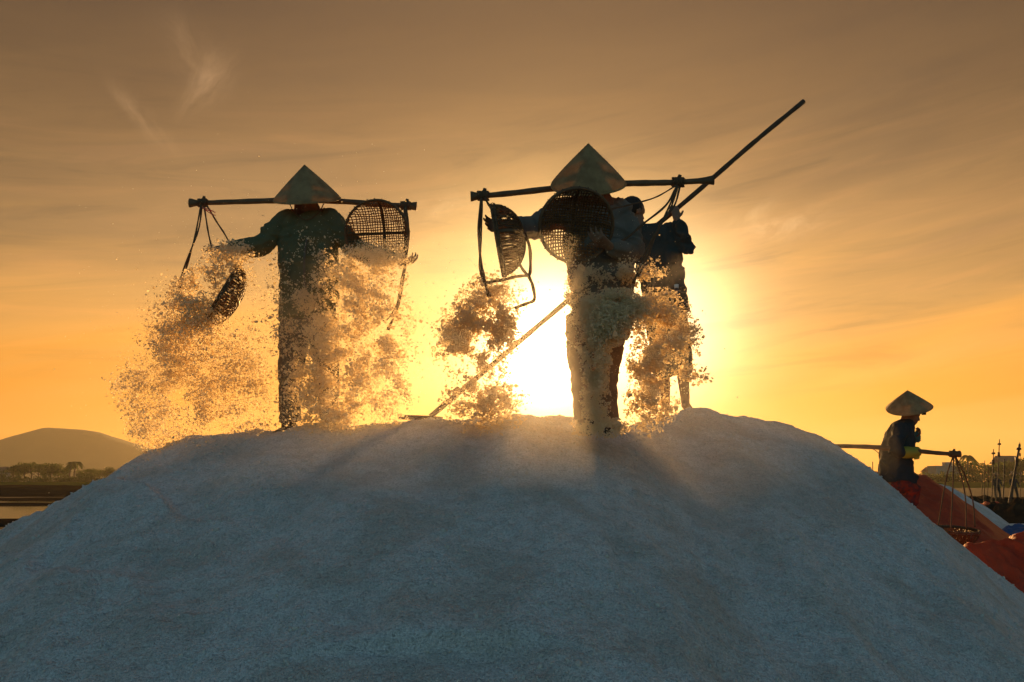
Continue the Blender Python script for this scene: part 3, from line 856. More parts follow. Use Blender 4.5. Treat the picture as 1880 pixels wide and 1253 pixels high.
sleeve(j, [q4(1656, 790, .14), q4(1658, 806, .17), q4(1659, 818, .18), q4(1668, 812, .15)], [.075, .068, .06, .05])
j.grow('jacket', M['navy_cloth'], w4, .009, 5, .022, 6.5, 64)
t_ = MB()
for L_ in leg4:
    k0, k1, k2 = L_
    t_.tube([k0, k0.lerp(k1, .5), k1, k1.lerp(k2, .5), k2], [(.10, .10), (.095, .095), (.082, .085), (.075, .075), (.072, .072)], 14)
loft(t_, [(q4(1644, 872), (.13, 0, 0), (0, .16, 0)), (q4(1643, 900), (.13, 0, 0), (0, .17, 0))])
t_.grow('trousers', mat('floral_cloth', (.26, .03, .015), .9, noise=(24, 1.0, (.03, .025, .03)), translucent=.1, tcol=(.5, .08, .03)), w4, .009, 4, .014, 8.0, 74)
for nm, pts, rad, mt in (('glove', [q4(1657, 831, -.21), q4(1664, 831, -.205), q4(1676, 831, -.19), q4(1686, 829, -.18), q4(1690, 828, -.18)], [.058, .062, .056, .05, .03], M['glove']),
                     ('glove', [q4(1672, 810, .14), q4(1680, 801, .12), q4(1687, 798, .11)], [.05, .052, .035], M['glove_teal'])):
    g_ = MB(); g_.tube(pts, rad, 12)
    if mt is M['glove']:
        for k in range(4):
            g_.tube([q4(1681, 828 + k * 3, -.20), q4(1687, 833 + k * 3, -.21), q4(1681 - k, 838 + k * 1.5, -.2)], .013, 8)
    else:
        for k in range(3): g_.tube([q4(1684, 797 + k * 4, .10), q4(1689, 801 + k * 4, .09), q4(1684, 806 + k * 3, .1)], .014, 8)
    o = g_.grow(nm, mt, w4, .007, 2)
    if mt is not M['glove']: tag(o, 'dark green glove')
    else: tag(o, 'yellow rubber glove')
hat4 = cone_hat(w4, q4(1666, 717, -.09), q4(1669, 749, -.02), 0.226)
st = MB()
pz = q4(1696, 758, -.02)
st.box(pz, (.035, .03, .045)); st.tube([pz + Vector((0, 0, .02)), q4(1700, 751, -.03)], .006, 6)
st.build('hat_tie', M['navy_cloth'], hat4)

# ------------------------------------------------------------------ yokes
def yoke(label, pts, Y, dys, thick, flare=1.9):
    P_ = [Pm(x, y, Y, dy) for (x, y), dy in zip(pts, dys)]
    C_ = curve_pts(P_, 40); n = len(C_)
    root = empty('shoulder_yoke', P_[len(P_) // 2]); tag(root, label, 'carrying yoke')
    tot = (C_[-1] - C_[0]).length
    rad = []
    for i, p in enumerate(C_):
        e = min((p - C_[0]).length, (p - C_[-1]).length)
        r = thick * (1.0 + .28 * min(1, e / (tot * .5)))
        if e < .075: r = thick * (1 + (flare - 1) * (1 - e / .075))
        rad.append((r * (1 + .05 * math.sin(i * 1.7)), r * .75))
    mb = MB(); mb.tube(C_, rad, 12, up=(0, 1, 0)); mb.build('pole', M['bamboo'], root)
    for (x, y), dy in ((pts[1], dys[1]), (pts[-2], dys[-2])):
        c0 = Pm(x, y, Y, dy); w = MB()
        for k in range(6):
            off = (k - 2.5) * .011
            ring = [c0 + Vector((off + .006 * math.sin(a * 3), (thick * 1.5) * math.cos(a), (thick * 1.55) * math.sin(a))) for a in np.linspace(0, 2 * math.pi, 13)]
            w.tube(ring, .006, 6, cap=False)
        w.tube([c0 + Vector((.005, 0, thick * 1.2)), c0 + Vector((.012, -.01, thick * 2.6))], [.014, .010], 8)
        w.build('lashing', M['cord'], root)
    return root
k1_ = yoke('wooden yoke with flared ends across the shoulders of the person in green', [(348, 373), (372, 373), (430, 371), (500, 369), (566, 368), (640, 371), (700, 376), (745, 378), (765, 379)], Y1, [.06] * 9, .017)
k2_ = yoke('long bowed yoke across the shoulders of the person before the sun', [(864, 361), (887, 360), (950, 354), (1020, 346), (1085, 340), (1160, 337), (1215, 336), (1245, 335), (1310, 331)], Y2, [.06] * 9, .017)
tw = MB()
for a_, b_, c2_ in (((370, 380), (380, 386), (392, 388)), ((375, 384), (386, 392), (396, 396)), ((371, 383), (382, 384), (396, 391))):
    tw.tube(curve_pts([q1(*a_, .02), q1(*b_, 0), q1(*c2_, .01)], 8), .003, 5)
tag(tw.build('twine', M['pink_twine'], k1_), 'loose pink twine')
k4_ = yoke('thin dark yoke carried at the hip by the person at the right', [(1516, 818), (1522, 819), (1570, 820), (1615, 822), (1650, 826), (1690, 829), (1720, 832), (1750, 834), (1763, 834)], Y4, [-.22] * 9, .019)

# ------------------------------------------------------------------ baskets
def basket(label, centre, opening, radius=.2, depth=.15, group=None, strips=27, upv=(0, 0, 1), sw=.0044):
    """woven bowl: rim hoop, crossed cane strips, two crossed bands under the bottom"""
    ctr = Vector(centre); ax = Vector(opening).normalized()
    a = Vector(upv).cross(ax).normalized(); b_ = ax.cross(a)
    root = empty('basket', ctr); tag(root, label, 'basket', group)
    def surf(u, v, lift=0.0):
        r = math.sqrt(u * u + v * v); r = min(r, 1.0)
        dd = math.sqrt(max(0, 1 - r ** 2.3))
        p = ctr + a * (u * radius) + b_ * (v * radius) - ax * (depth * dd)
        nrm = (a * u + b_ * v - ax * .8 * dd).normalized()
        return p + nrm * lift
    mb = MB()
    for fam in (0, 1):
        for k in range(strips):
            cst = -1 + 2 * (k + .5) / strips
            half = math.sqrt(max(0, 1 - cst * cst))
            m_ = max(4, int(26 * half))
            cst_ = cst + random.uniform(-.013, .013)
            pts = []
            for i in range(m_ + 1):
                s_ = half * (-1 + 2 * i / m_)
                ln = .0026 * math.sin((s_ * strips / 2 + k + fam) * math.pi)
                w_ = cst_ + .010 * math.sin(s_ * 9 + k)
                pts.append(surf(w_, s_, ln) if fam == 0 else surf(s_, w_, ln))
            mb.tube(pts, [(sw, .0014)] * len(pts), 4, cap=False, up=ax)
    tag(mb.build('cane_weave', M['cane'], root), kind='stuff')
    rim = MB()
    for rr, off, th in ((1.0, 0.0, .0075), (1.015, -.016, .006), (.985, -.009, .006)):
        rim.tube([ctr + (a * math.cos(t) + b_ * math.sin(t)) * radius * rr + ax * off for t in np.linspace(0, 2 * math.pi, 41)], th, 8, cap=False)
    for t in np.linspace(0, 2 * math.pi, 28, endpoint=False):
        c0 = ctr + (a * math.cos(t) + b_ * math.sin(t)) * radius - ax * .008
        e1 = (a * math.cos(t) + b_ * math.sin(t))
        rim.tube([c0 + e1 * (.013 * math.cos(x)) + ax * (.016 * math.sin(x)) for x in np.linspace(0, 2 * math.pi, 9)], .0022, 4, cap=False)
    rim.build('rim', M['bamboo'], root)
    for fam in (0, 1):
        bd = MB(); pts = []
        for i in range(25):
            s_ = -1 + 2 * i / 24
            pts.append(surf(.05, s_, .005) if fam == 0 else surf(s_, -.04, .005))
        bd.tube(pts, [(.010, .003)] * 25, 6, up=ax); bd.build('band', M['bamboo'], root)
    return root
def rope(parent, pts, Y, r=.006, dys=None, strands=1, name='rope'):
    dys = dys or [0.0] * len(pts)
    P_ = curve_pts([Pm(x, y, Y, dy) for (x, y), dy in zip(pts, dys)], 22)
    mb = MB()
    for s_ in range(strands):
        mb.tube([p + Vector((.007 * math.sin(i * .35 + s_ * 3.1) * (strands > 1), .007 * math.cos(i * .35 + s_ * 3.1) * (strands > 1), 0)) for i, p in enumerate(P_)],
                [r * (1 + .12 * math.sin(i * 1.3 + s_)) for i in range(len(P_))], 6)
    return mb.build(name, M['cord'], parent)

bA = basket('woven basket tipped low at the left, salt spilling out beneath the outstretched hand', q1(404, 540, -.10), (-.78, -.36, .42), .225, .13, sw=.006)
rope(bA, [(370, 378), (362, 425), (346, 475), (330, 530), (342, 560)], Y1, .006, [.02, -.02, -.06, -.1, -.12], 2)
rope(bA, [(375, 380), (382, 425), (391, 470), (396, 530)], Y1, .006, [.02, .0, -.0, -.08])
rope(bA, [(380, 378), (398, 408), (418, 440), (446, 500)], Y1, .006, [.02, .04, .06, .02])
bB = basket('round basket with light through its weave, beside the person in green', q1(691, 428, -.20), (-.12, -.9, -.30), .208, .15, sw=.0034)
rope(bB, [(745, 380), (748, 420), (746, 470), (738, 520), (728, 570), (712, 606)], Y1, .007, [.04, -.02, -.06, -.08, -.08, -.1], 2)
rope(bB, [(742, 381), (744, 430), (742, 480), (733, 486), (722, 470)], Y1, .006, [.04, -.08, -.14, -.16, -.2])
rope(bB, [(736, 540), (720, 575), (706, 590), (700, 580)], Y1, .005, [-.06, -.06, -.08, -.1])
bC = basket('woven basket held up on edge, seen from the side like a half disc', q2(913, 442, -.10), (-1, .05, -.16), .203, .155, sw=.0062)
rope(bC, [(884, 366), (881, 420), (882, 480), (886, 505), (898, 545)], Y2, .008, [.03, 0, 0, 0, -.02], 2)
rope(bC, [(890, 364), (902, 384), (908, 392)], Y2, .007, [.03, 0, -.08])
rope(bC, [(962, 428), (972, 452), (974, 480), (972, 505), (962, 498), (952, 482)], Y2, .0095, [-.05, -.06, -.06, -.06, -.04, 0])
rope(bC, [(890, 520), (925, 514), (950, 508), (972, 506)], Y2, .009, [.0, -.02, -.05, -.06], name='handle')
rope(bC, [(970, 506), (978, 525), (981, 550), (966, 558), (945, 566)], Y2, .0095, [-.06, -.06, -.05, -.02, 0], name='handle')
bD = basket('woven basket held before the chest of the person in the middle', q2(1059, 415, -.30), (.12, -.86, -.42), .205, .155)
rope(bD, [(1243, 340), (1205, 362), (1165, 374), (1120, 385)], Y2, .0045, [.02, -.06, -.14, -.25])
rope(bD, [(1243, 342), (1222, 378), (1180, 412), (1152, 436), (1120, 452)], Y2, .007, [.02, -.05, -.12, -.18, -.26])
rope(bD, [(1244, 344), (1226, 390), (1206, 426), (1180, 478), (1163, 520)], Y2, .006, [.02, -.05, -.12, -.18, -.26], 2)
rope(bD, [(1248, 344), (1238, 378), (1212, 412), (1190, 470), (1172, 508)], Y2, .006, [.02, -.02, -.10, -.16, -.26])
bE = basket('deep basket hanging low at the far right from the thin yoke', q4(1755, 972, -.15), (.02, -.12, 1), .205, .17, sw=.0088)
for pts, dys in (([(1750, 838), (1738, 875), (1722, 968)], [-.22, -.2, -.15]), ([(1751, 838), (1749, 900), (1746, 974)], [-.22, -.26, -.33]),
                 ([(1753, 838), (1766, 880), (1773, 920), (1774, 972)], [-.22, -.22, -.26, -.30]), ([(1754, 838), (1772, 875), (1786, 920), (1790, 968)], [-.22, -.16, -.1, -.12])):
    rope(bE, pts, Y4, .007, dys)
rope(k4_, [(1598, 822), (1608, 828), (1617, 836)], Y4, .004, [-.22, -.2, -.18])
# its twin hangs behind the heap
rope(k4_, [(1521, 822), (1524, 860), (1516, 940)], Y4, .006, [-.22, -.2, -.2])

# ------------------------------------------------------------------ long rake
rk = empty('salt_rake', q3(790, 765)); tag(rk, 'long wooden rake slanting across the scene from the crest to upper right', 'rake')
mb = MB()
A, B_ = q3(790, 766, -.15), q3(1475, 186, .1)
ln = [A.lerp(B_, i / 40) for i in range(41)]
mb.tube([p + Vector((.003 * math.sin(i * .5), 0, .003 * math.cos(i * .37))) for i, p in enumerate(ln)], [.0195 * (1 + .07 * math.sin(i * 2.1)) for i in range(41)], 10)
mb.build('handle', M['old_wood'], rk)
mb = MB()
mb.tube([q3(732, 766, -.35), q3(760, 767, -.25), q3(790, 768, -.15), q3(812, 770, -.05)], [(.006, .02)] * 4, 6, up=(0, 0, 1))
mb.build('blade', M['old_wood'], rk)

# ------------------------------------------------------------------ flying salt
def chunk_bases(k=10):
    phi = (1 + 5 ** .5) / 2
    v = np.array([(-1, phi, 0), (1, phi, 0), (-1, -phi, 0), (1, -phi, 0), (0, -1, phi), (0, 1, phi), (0, -1, -phi), (0, 1, -phi),
                  (phi, 0, -1), (phi, 0, 1), (-phi, 0, -1), (-phi, 0, 1)], float); v /= np.linalg.norm(v[0])
    f = np.array([(0, 11, 5), (0, 5, 1), (0, 1, 7), (0, 7, 10), (0, 10, 11), (1, 5, 9), (5, 11, 4), (11, 10, 2), (10, 7, 6), (7, 1, 8),
                  (3, 9, 4), (3, 4, 2), (3, 2, 6), (3, 6, 8), (3, 8, 9), (4, 9, 5), (2, 4, 11), (6, 2, 10), (8, 6, 7), (9, 8, 1)])
    return [v * RNG.uniform(.45, 1.35, (12, 1)) for _ in range(k)], f
BASES, CF = chunk_bases()
BASES_C = np.stack([b[CF].mean(1) for b in BASES])
def chunks_mesh(name, P, S, material, label=None, cat=None, flat=.65, flakes=0.0):
    n = len(P)
    idx = RNG.integers(0, len(BASES), n)
    Vb = np.stack(BASES)[idx]                                   # n,12,3
    Vb = Vb * RNG.uniform(flat * .6, 1.25, (n, 1, 3))
    A = RNG.normal(size=(n, 4)); A /= np.linalg.norm(A, axis=1, keepdims=True)
    w, x, y, z = A.T
    Rm = np.stack([1 - 2 * (y * y + z * z), 2 * (x * y - z * w), 2 * (x * z + y * w), 2 * (x * y + z * w), 1 - 2 * (x * x + z * z), 2 * (y * z - x * w),
                   2 * (x * z - y * w), 2 * (y * z + x * w), 1 - 2 * (x * x + y * y)], 1).reshape(n, 3, 3)
    Vw = np.einsum('nij,nkj->nki', Rm, Vb) * np.asarray(S)[:, None, None] + np.asarray(P)[:, None, :]
    F_ = (CF[None] + (np.arange(n) * 12)[:, None, None])          # n,20,3
    if flakes > 0:                                                # broken crusts: open on one side
        cen = BASES_C[idx][:, :, 0]                               # n,20
        isf = RNG.random(n) < flakes
        F_ = F_[~(isf[:, None] & (cen < .12))]
    F_ = F_.reshape(-1, 3)
    c0 = np.asarray(P).mean(0)
    o = link_mesh(name, np_mesh(name, Vw.reshape(-1, 3) - c0, F_), material, None, c0, smooth=False)
    tag(o, label, cat, kind='stuff')
    return o
def px2w(px, py, Y):
    a = (px - 940.0) / FX; b = (626.5 - py) / FX
    c, s_ = math.cos(PITCH), math.sin(PITCH)
    dx, dy, dz = a, c - b * s_, s_ + b * c
    k = Y / dy
    return np.stack([dx * k, Y + 0 * dx, EYE + dz * k], 1)
def spray(blobs, Y, thick, seed, lace=.10, thr=.0, size=(.0035, .013), power=1.7):
    """blobs: (px, py, rx, ry, count, keep) patches of a thrown sheet of salt; noise in metres opens holes in it"""
    Ps = []; Ss = []
    for (cx, cy, rx, ry, cnt, bias) in blobs:
        cnt = int(cnt * 1.45)
        u = RNG.normal(size=(cnt * 3, 2)) * .52
        m_ = (u ** 2).sum(1) < 1.35; u = u[m_]
        px = cx + u[:, 0] * rx; py = cy + u[:, 1] * ry
        dep = RNG.normal(size=len(px)) * thick * .5
        P = px2w(px, py, Y + dep)
        q = np.stack([P[:, 0] / lace, P[:, 1] / (lace * 3), P[:, 2] / (lace * 1.25)], 1)
        # the sheet is lumpy: coarse gobs, then lacy fingers, then crumbs
        f = .75 * fbm(q * .55, 2, seed) + .85 * fbm(q * 1.6, 2, seed + 3) + .75 * fbm(q * 4.2, 2, seed + 6)
        rr = (u ** 2).sum(1)
        ok = 1.35 * f + bias * .8 - .25 * rr + RNG.normal(size=len(f)) * .05 > thr
        P = P[ok]; fo = f[ok]
        P = P[:cnt]; fo = fo[:cnt]
        s_ = .76 * (size[0] + (size[1] - size[0]) * RNG.random(len(P)) ** (power * 2.0))
        s_ = s_ * (1 + 1.1 * np.clip(fo, 0, .8))
        Ps.append(P); Ss.append(s_)
    return np.concatenate(Ps), np.concatenate(Ss)
def loose(cx, cy, rx, ry, n, Y, thick, smin=.0015, smax=.007):
    u = RNG.normal(size=(n, 2))
    P = px2w(cx + u[:, 0] * rx, cy + u[:, 1] * ry, Y + RNG.normal(size=n) * thick)
    S = smin + (smax - smin) * RNG.random(n) ** 4
    return P, S
def above(P, S):
    ok = P[:, 2] > heap_full(P[:, 0], P[:, 1]) - .01
    return P[ok], S[ok]
def make_spray(parts, label):
    P = np.concatenate([p[0] for p in parts]); S = np.concatenate([p[1] for p in parts])
    P, S = above(P, S)
    return chunks_mesh('flying_salt', P, S, M['flying_salt'], label, 'flying salt', flakes=.85)
YA = Y1 - .12
make_spray([
    spray([(358, 562, 50, 60, 2800, .5), (345, 600, 70, 60, 2600, .35), (405, 500, 55, 45, 1200, .25), (425, 465, 55, 22, 700, .25)], YA - .1, .16, 1, .09, size=(.004, .016)),
    spray([(310, 640, 60, 120, 3000, .15), (300, 740, 70, 95, 3000, .12), (370, 700, 80, 120, 3600, .05), (440, 690, 80, 130, 3600, .0),
           (255, 700, 60, 60, 900, .0), (330, 790, 90, 45, 1500, .1), (302, 655, 17, 75, 1300, .55), (348, 650, 20, 60, 1200, .5), (372, 755, 18, 55, 1100, .5), (298, 765, 18, 60, 1200, .5), (268, 795, 24, 12, 350, .7), (222, 706, 22, 14, 160, .6), (245, 690, 26, 12, 260, .5), (328, 560, 26, 40, 800, .5), (480, 600, 55, 130, 2200, -.06), (465, 780, 60, 40, 900, .0)], YA, .30, 2, .10, size=(.003, .011)),
    loose(370, 640, 95, 115, 2200, YA, .2, .0014, .006), loose(440, 440, 55, 40, 70, YA, .1, .0014, .004)],
    'curtain of backlit salt falling from the tipped basket at the far left')
make_spray([
    spray([(690, 470, 62, 28, 2600, .55), (660, 510, 80, 40, 3000, .35), (650, 570, 90, 70, 3600, .18), (640, 660, 95, 90, 3600, .08), (600, 740, 75, 70, 2400, .1),
           (700, 620, 70, 90, 1900, -.04), (612, 640, 26, 46, 1300, .6), (652, 705, 22, 40, 1000, .6), (640, 765, 24, 22, 600, .6), (704, 640, 20, 34, 600, .5), (740, 700, 34, 40, 500, .15), (665, 745, 90, 40, 1000, -.02)], Y1 - .36, .22, 3, .10, size=(.0035, .013)),
    spray([(570, 560, 60, 60, 1500, -.02), (560, 650, 55, 80, 2600, .14), (575, 740, 60, 60, 2300, .18), (585, 480, 70, 60, 500, -.16)], Y1 - .30, .12, 4, .08, size=(.0035, .012)),
    loose(650, 600, 75, 110, 1800, Y1 - .3, .14, .0014, .006), loose(560, 420, 50, 50, 80, Y1 - .3, .05, .0014, .005)],
    'thick sheet of salt pouring from the basket beside the person in green')
make_spray([
    spray([(892, 568, 52, 58, 6500, .9), (905, 610, 50, 60, 3000, .4), (840, 610, 52, 50, 1700, .14), (825, 630, 45, 40, 900, .1), (880, 690, 62, 70, 2400, .08),
           (890, 740, 75, 55, 2600, .15), (930, 545, 35, 45, 700, .0)], Y2 + .1, .20, 5, .09, size=(.0035, .014)),
    loose(880, 620, 55, 85, 1900, Y2, .12, .0014, .006), loose(980, 700, 60, 55, 260, Y2, .15, .0014, .005), loose(960, 520, 60, 40, 60, Y2, .1)],
    'dark clot of salt breaking up below the basket held on edge')
make_spray([
    spray([(1135, 568, 62, 34, 8000, 1.0), (1112, 600, 42, 36, 5200, .9), (1092, 660, 26, 60, 3600, .6), (1092, 740, 26, 60, 2600, .45), (1100, 785, 50, 18, 1300, .5)], Y2 - .32, .10, 6, .11, size=(.005, .014)),
    spray([(1200, 575, 62, 45, 4200, .6), (1238, 615, 46, 45, 3400, .45), (1195, 650, 42, 60, 3600, .25), (1196, 735, 46, 60, 2600, .22), (1258, 665, 26, 50, 1300, .25),
           (1105, 515, 62, 36, 1300, .08), (1075, 560, 36, 85, 1700, .1), (1170, 500, 56, 34, 800, .0), (1278, 690, 30, 18, 220, .0)], Y2 - .22, .16, 7, .10, size=(.0035, .013)),
    loose(1170, 640, 65, 85, 1300, Y2 - .2, .1, .0014, .006), loose(1090, 460, 40, 40, 220, Y2 - .38, .03, .0014, .005)],
    'solid white slab of salt pouring in front of the legs of the middle person')
# crumbs lying on the crest
n = 9000
cx = RNG.uniform(-3.2, 3.0, n); yy = np.interp(cx, CR[:, 0], CR[:, 1]) + RNG.normal(size=n) * .38 - .12
ok = fbm(np.stack([cx * 3, yy * 3, cx * 0], 1), 3, 77) > .02 - .25 * (np.abs(cx) < 1.4)
cx, yy = cx[ok], yy[ok]
chunks_mesh('salt_crumbs', np.stack([cx, yy, heap_full(cx, yy) + .002], 1), .003 + .013 * RNG.random(len(cx)) ** 5, M['salt_clod'], 'loose salt crumbs lying along the top of the heap', 'salt crumbs')

n = 60000
cx = RNG.uniform(-4.4, 4.4, n); yy = RNG.uniform(2.7, 6.4, n)
hh = heap_full(cx, yy)
ok = (hh > .05) & (fbm(np.stack([cx * 2.2, yy * 2.2, cx * 0], 1), 3, 87) + .25 * RNG.normal(size=n) > .05)
cx, yy, hh = cx[ok], yy[ok], hh[ok]
chunks_mesh('salt_crumbs', np.stack([cx, yy, hh + .001], 1), .0015 + .013 * RNG.random(len(cx)) ** 6, M['salt_clod'], 'salt grains rolled down over the front of the heap', 'salt crumbs')

# ------------------------------------------------------------------ tarpaulins and heaps at the right
def draped(name, outline_fn, x0, x1, y0, y1, nx, ny, material, label, cat, thick=True):
    xs = np.linspace(x0, x1, nx); ys = np.linspace(y0, y1, ny)
    A, B2 = np.meshgrid(xs, ys); z_ = outline_fn(A.ravel(), B2.ravel())
    c0 = np.array([(x0 + x1) / 2, (y0 + y1) / 2, 0])
    V = np.stack([A.ravel(), B2.ravel(), z_], 1) - c0
    i2 = (np.arange(ny - 1)[:, None] * nx + np.arange(nx - 1)[None]).ravel()
    F_ = np.stack([i2, i2 + 1, i2 + 1 + nx, i2 + nx], 1)
    F_ = F_[z_[F_].max(1) > -.005]
    o = link_mesh(name, np_mesh(name, V, F_), material, None, c0)
    return tag(o, label, cat)
def heapfn(cx0, cy0, pk, prof, wy, seed, fold=.03, ff=2.0):
    """ridge along x with height profile prof[(x, z)]"""
    px_ = np.array([p[0] for p in prof]); pz_ = np.array([p[1] for p in prof])
    def f(a, b):
        zc = np.interp(a, px_, pz_)
        w = wy * np.maximum(zc, .15) + .2
        t = np.abs(b - cy0) / w
        h = zc * np.maximum(0, 1.12 - np.sqrt(t * t + .0144) - .02 * t)
        P = np.stack([a * ff, b * ff * .6, a * 0], 1)
        fo = (1 - 2 * np.abs(fbm(P + .7 * np.stack([fbm(P * .7, 2, seed + 5)] * 3, 1), 3, seed)))
        return h + fold * fo * np.clip(h / .2, 0, 1) - .012
    return f
t14 = lambda px, py: (at(px, py, 14).x, at(px, py, 14).z)
draped('tarp_covered_heap', heapfn(7, 14, 0, [(3.2, .9), t14(1560, 862), t14(1600, 868), t14(1650, 874), t14(1695, 878), t14(1725, 895), t14(1780, 935), t14(1820, 965), t14(1862, 992), t14(1900, 1015), t14(1990, 1055)], 1.7, 3, .07, 2.2),
       4.0, 10.5, 10.8, 17.2, 260, 200, M['red_tarp'], 'long salt heap under a red tarpaulin behind the stooped carrier', 'tarpaulin heap')
t17 = lambda px, py: (at(px, py, 19).x, at(px, py, 19).z)
draped('salt_pile', heapfn(9, 19, 0, [t17(1640, 915), t17(1672, 890), t17(1692, 875), t17(1712, 887), t17(1740, 893), t17(1775, 912), t17(1808, 930), t17(1850, 962)], 1.6, 8, .02, 2.5),
       7.6, 12.0, 16.5, 21.5, 140, 100, M['heaped_salt'], 'distant pale salt pile peeking over the red tarpaulin', 'salt pile')
t7 = lambda px, py: (at(px, py, 7.7).x, at(px, py, 7.7).z)
draped('folded_tarp', heapfn(4.6, 7.7, 0, [t7(1725, 1068), t7(1768, 1015), t7(1785, 1002), t7(1812, 999), t7(1834, 1002), t7(1850, 996), t7(1880, 985), t7(1960, 990), t7(2060, 1060), t7(2120, 1140)], .95, 15, .06, 5.5),
       3.6, 5.6, 6.7, 9.0, 260, 220, M['red_tarp'], 'crumpled red tarpaulin bundle at the lower right edge', 'tarpaulin')
t11 = lambda px, py: (at(px, py, 12.5).x, at(px, py, 12.5).z)
draped('dark_sack_heap', heapfn(7, 10.6, 0, [(5.35, .05), (5.5, .34), (5.72, .42), (5.95, .3), (6.1, .04)], .9, 19, .03, 5),
       5.2, 6.2, 10.0, 11.4, 60, 60, M['navy_cloth'], 'dark lumpy sack on the ground behind the hanging basket', 'sack')
p_ = at(1855, 985, 13)
def blobfn(cx0, cy0, rx, ry, h, seed):
    return lambda a, b: h * np.maximum(0, 1 - ((a - cx0) / rx) ** 2 - ((b - cy0) / ry) ** 2) ** .6 * (1 + .5 * fbm(np.stack([a * 5, b * 5, a * 0], 1), 3, seed)) - .012
def blobheap(name, px, py_base, Y, rx, ry, h, material, label, cat, seed):
    x = at(px, 900, Y).x
    return draped(name, blobfn(x, Y, rx, ry, h, seed), x - rx, x + rx, Y - ry, Y + ry, 60, 60, material, label, cat)
blobheap('blue_tarp', 1862, 985, 17.5, .55, .5, .32, M['blue_tarp'], 'small crumpled blue sheet on the dark ground by the red heap', 'plastic sheet', 21)
blobheap('blue_tarp', 1860, 930, 36, 1.1, .8, .36, M['blue_tarp'], 'farther blue sheet between the poles near the water', 'plastic sheet', 22)
blobheap('folded_tarp', 1818, 940, 30, 1.15, 1.2, .42, M['red_tarp'], 'low flat red cover on the flats below the poles', 'tarpaulin', 23)
blobheap('earth_heap', 1880, 960, 24, 1.5, 2.2, .62, M['earth'], 'dark heap of earth at the right edge', 'earth heap', 24)
blobheap('earth_heap', 1790, 925, 42, 3.6, 2.0, .45, M['earth'], 'low dark mound of earth near the water behind the red heap', 'earth heap', 25)

# poles standing in the flats
poles = [(1808, 846, 1806, 917, 40, .03, 'thin pole, leftmost of the cluster by the water'), (1803, 869, 1802, 915, 46, .03, 'short thin pole half hidden behind the leftmost one'),
         (1815, 857, 1812, 915, 44, .03, 'short thin pole just right of the leftmost ones'), (1824, 825, 1820, 920, 38, .04, 'medium pole with a small hook at its top'),
         (1835, 807, 1829, 915, 40, .04, 'tallest straight pole with a block near the top'), (1844, 843, 1841, 915, 42, .05, 'stout short pole right of the tallest one'),
         (1872, 815, 1850, 938, 30, .07, 'thick pole leaning to the right at the water'), (1602, 848, 1602, 874, 46, .05, 'lone post behind the back of the stooped carrier'),
         (1872, 812, 1873, 871, 60, .035, 'faint pale pole upright behind the leaning one')]
for x0, y0, x1, y1, Y, r, lab in poles:
    r = r * .62
    top = at(x0, y0, Y); bot = at(x1, y1, Y); dr = top - bot
    if bot.z > 0: bot = bot - dr * (bot.z / dr.z)
    root = empty('wooden_pole', bot); tag(root, lab, 'pole', 'poles by the water')
    mb = MB(); mb.tube(curve_pts([bot - dr.normalized() * .2, bot.lerp(top, .5) + Vector((.02, 0, 0)), top], 8), [r * (1.15 - .05 * i) for i in range(9)], 8)
    mb.build('shaft', M['old_wood'], root)
    if y0 < 840 and x0 > 1700:
        for fr_, sz in ((.93, (.13, .09, .08)), (.78, (.08, .09, .2))):
            mb = MB(); mb.box(bot.lerp(top, fr_), sz); mb.build('cleat', M['old_wood'], root)

# two far figures by the water
def far_person(px, Y, lab, dxl):
    x = at(px, 900, Y).x; root = empty('person', (x, Y, 0)); tag(root, lab, 'person')
    mb = MB()
    for s_ in (-1, 1):
        mb.tube([(x + s_ * .09, Y, .9), (x + s_ * .11 + dxl * s_, Y, .48), (x + s_ * .12 + dxl * s_, Y + .02, .05)], [.09, .065, .05], 10)
        foot(mb, (x + s_ * .12 + dxl * s_, Y, .08), (0, -1, 0))
        limb(mb, [Vector((x + s_ * .18, Y, 1.32)), Vector((x + s_ * .25, Y - .05, 1.08)), Vector((x + s_ * .2, Y - .2, .9))], [.05, .042, .03])
    loft(mb, [((x, Y, .85), (.16, 0, 0), (0, .11, 0)), ((x, Y, 1.1), (.15, 0, 0), (0, .10, 0)), ((x, Y, 1.33), (.19, 0, 0), (0, .11, 0)), ((x, Y, 1.40), (.08, 0, 0), (0, .07, 0))])
    mb.tube([(x, Y, 1.38), (x, Y - .01, 1.48)], .05, 10)
    head(mb, (x, Y - .02, 1.54), (0, -1, -.1), (0, 0, 1))
    mb.grow('body', M['dark_cloth'], root, .016, 3)
    cone_hat(root, (x, Y, 1.78), (x, Y - .02, 1.60), .2)
far_person(1831, 52, 'small distant figure standing on the bank, left of two by the water', .02)
far_person(1862, 50, 'small distant figure standing on the bank, right of two by the water', .05)

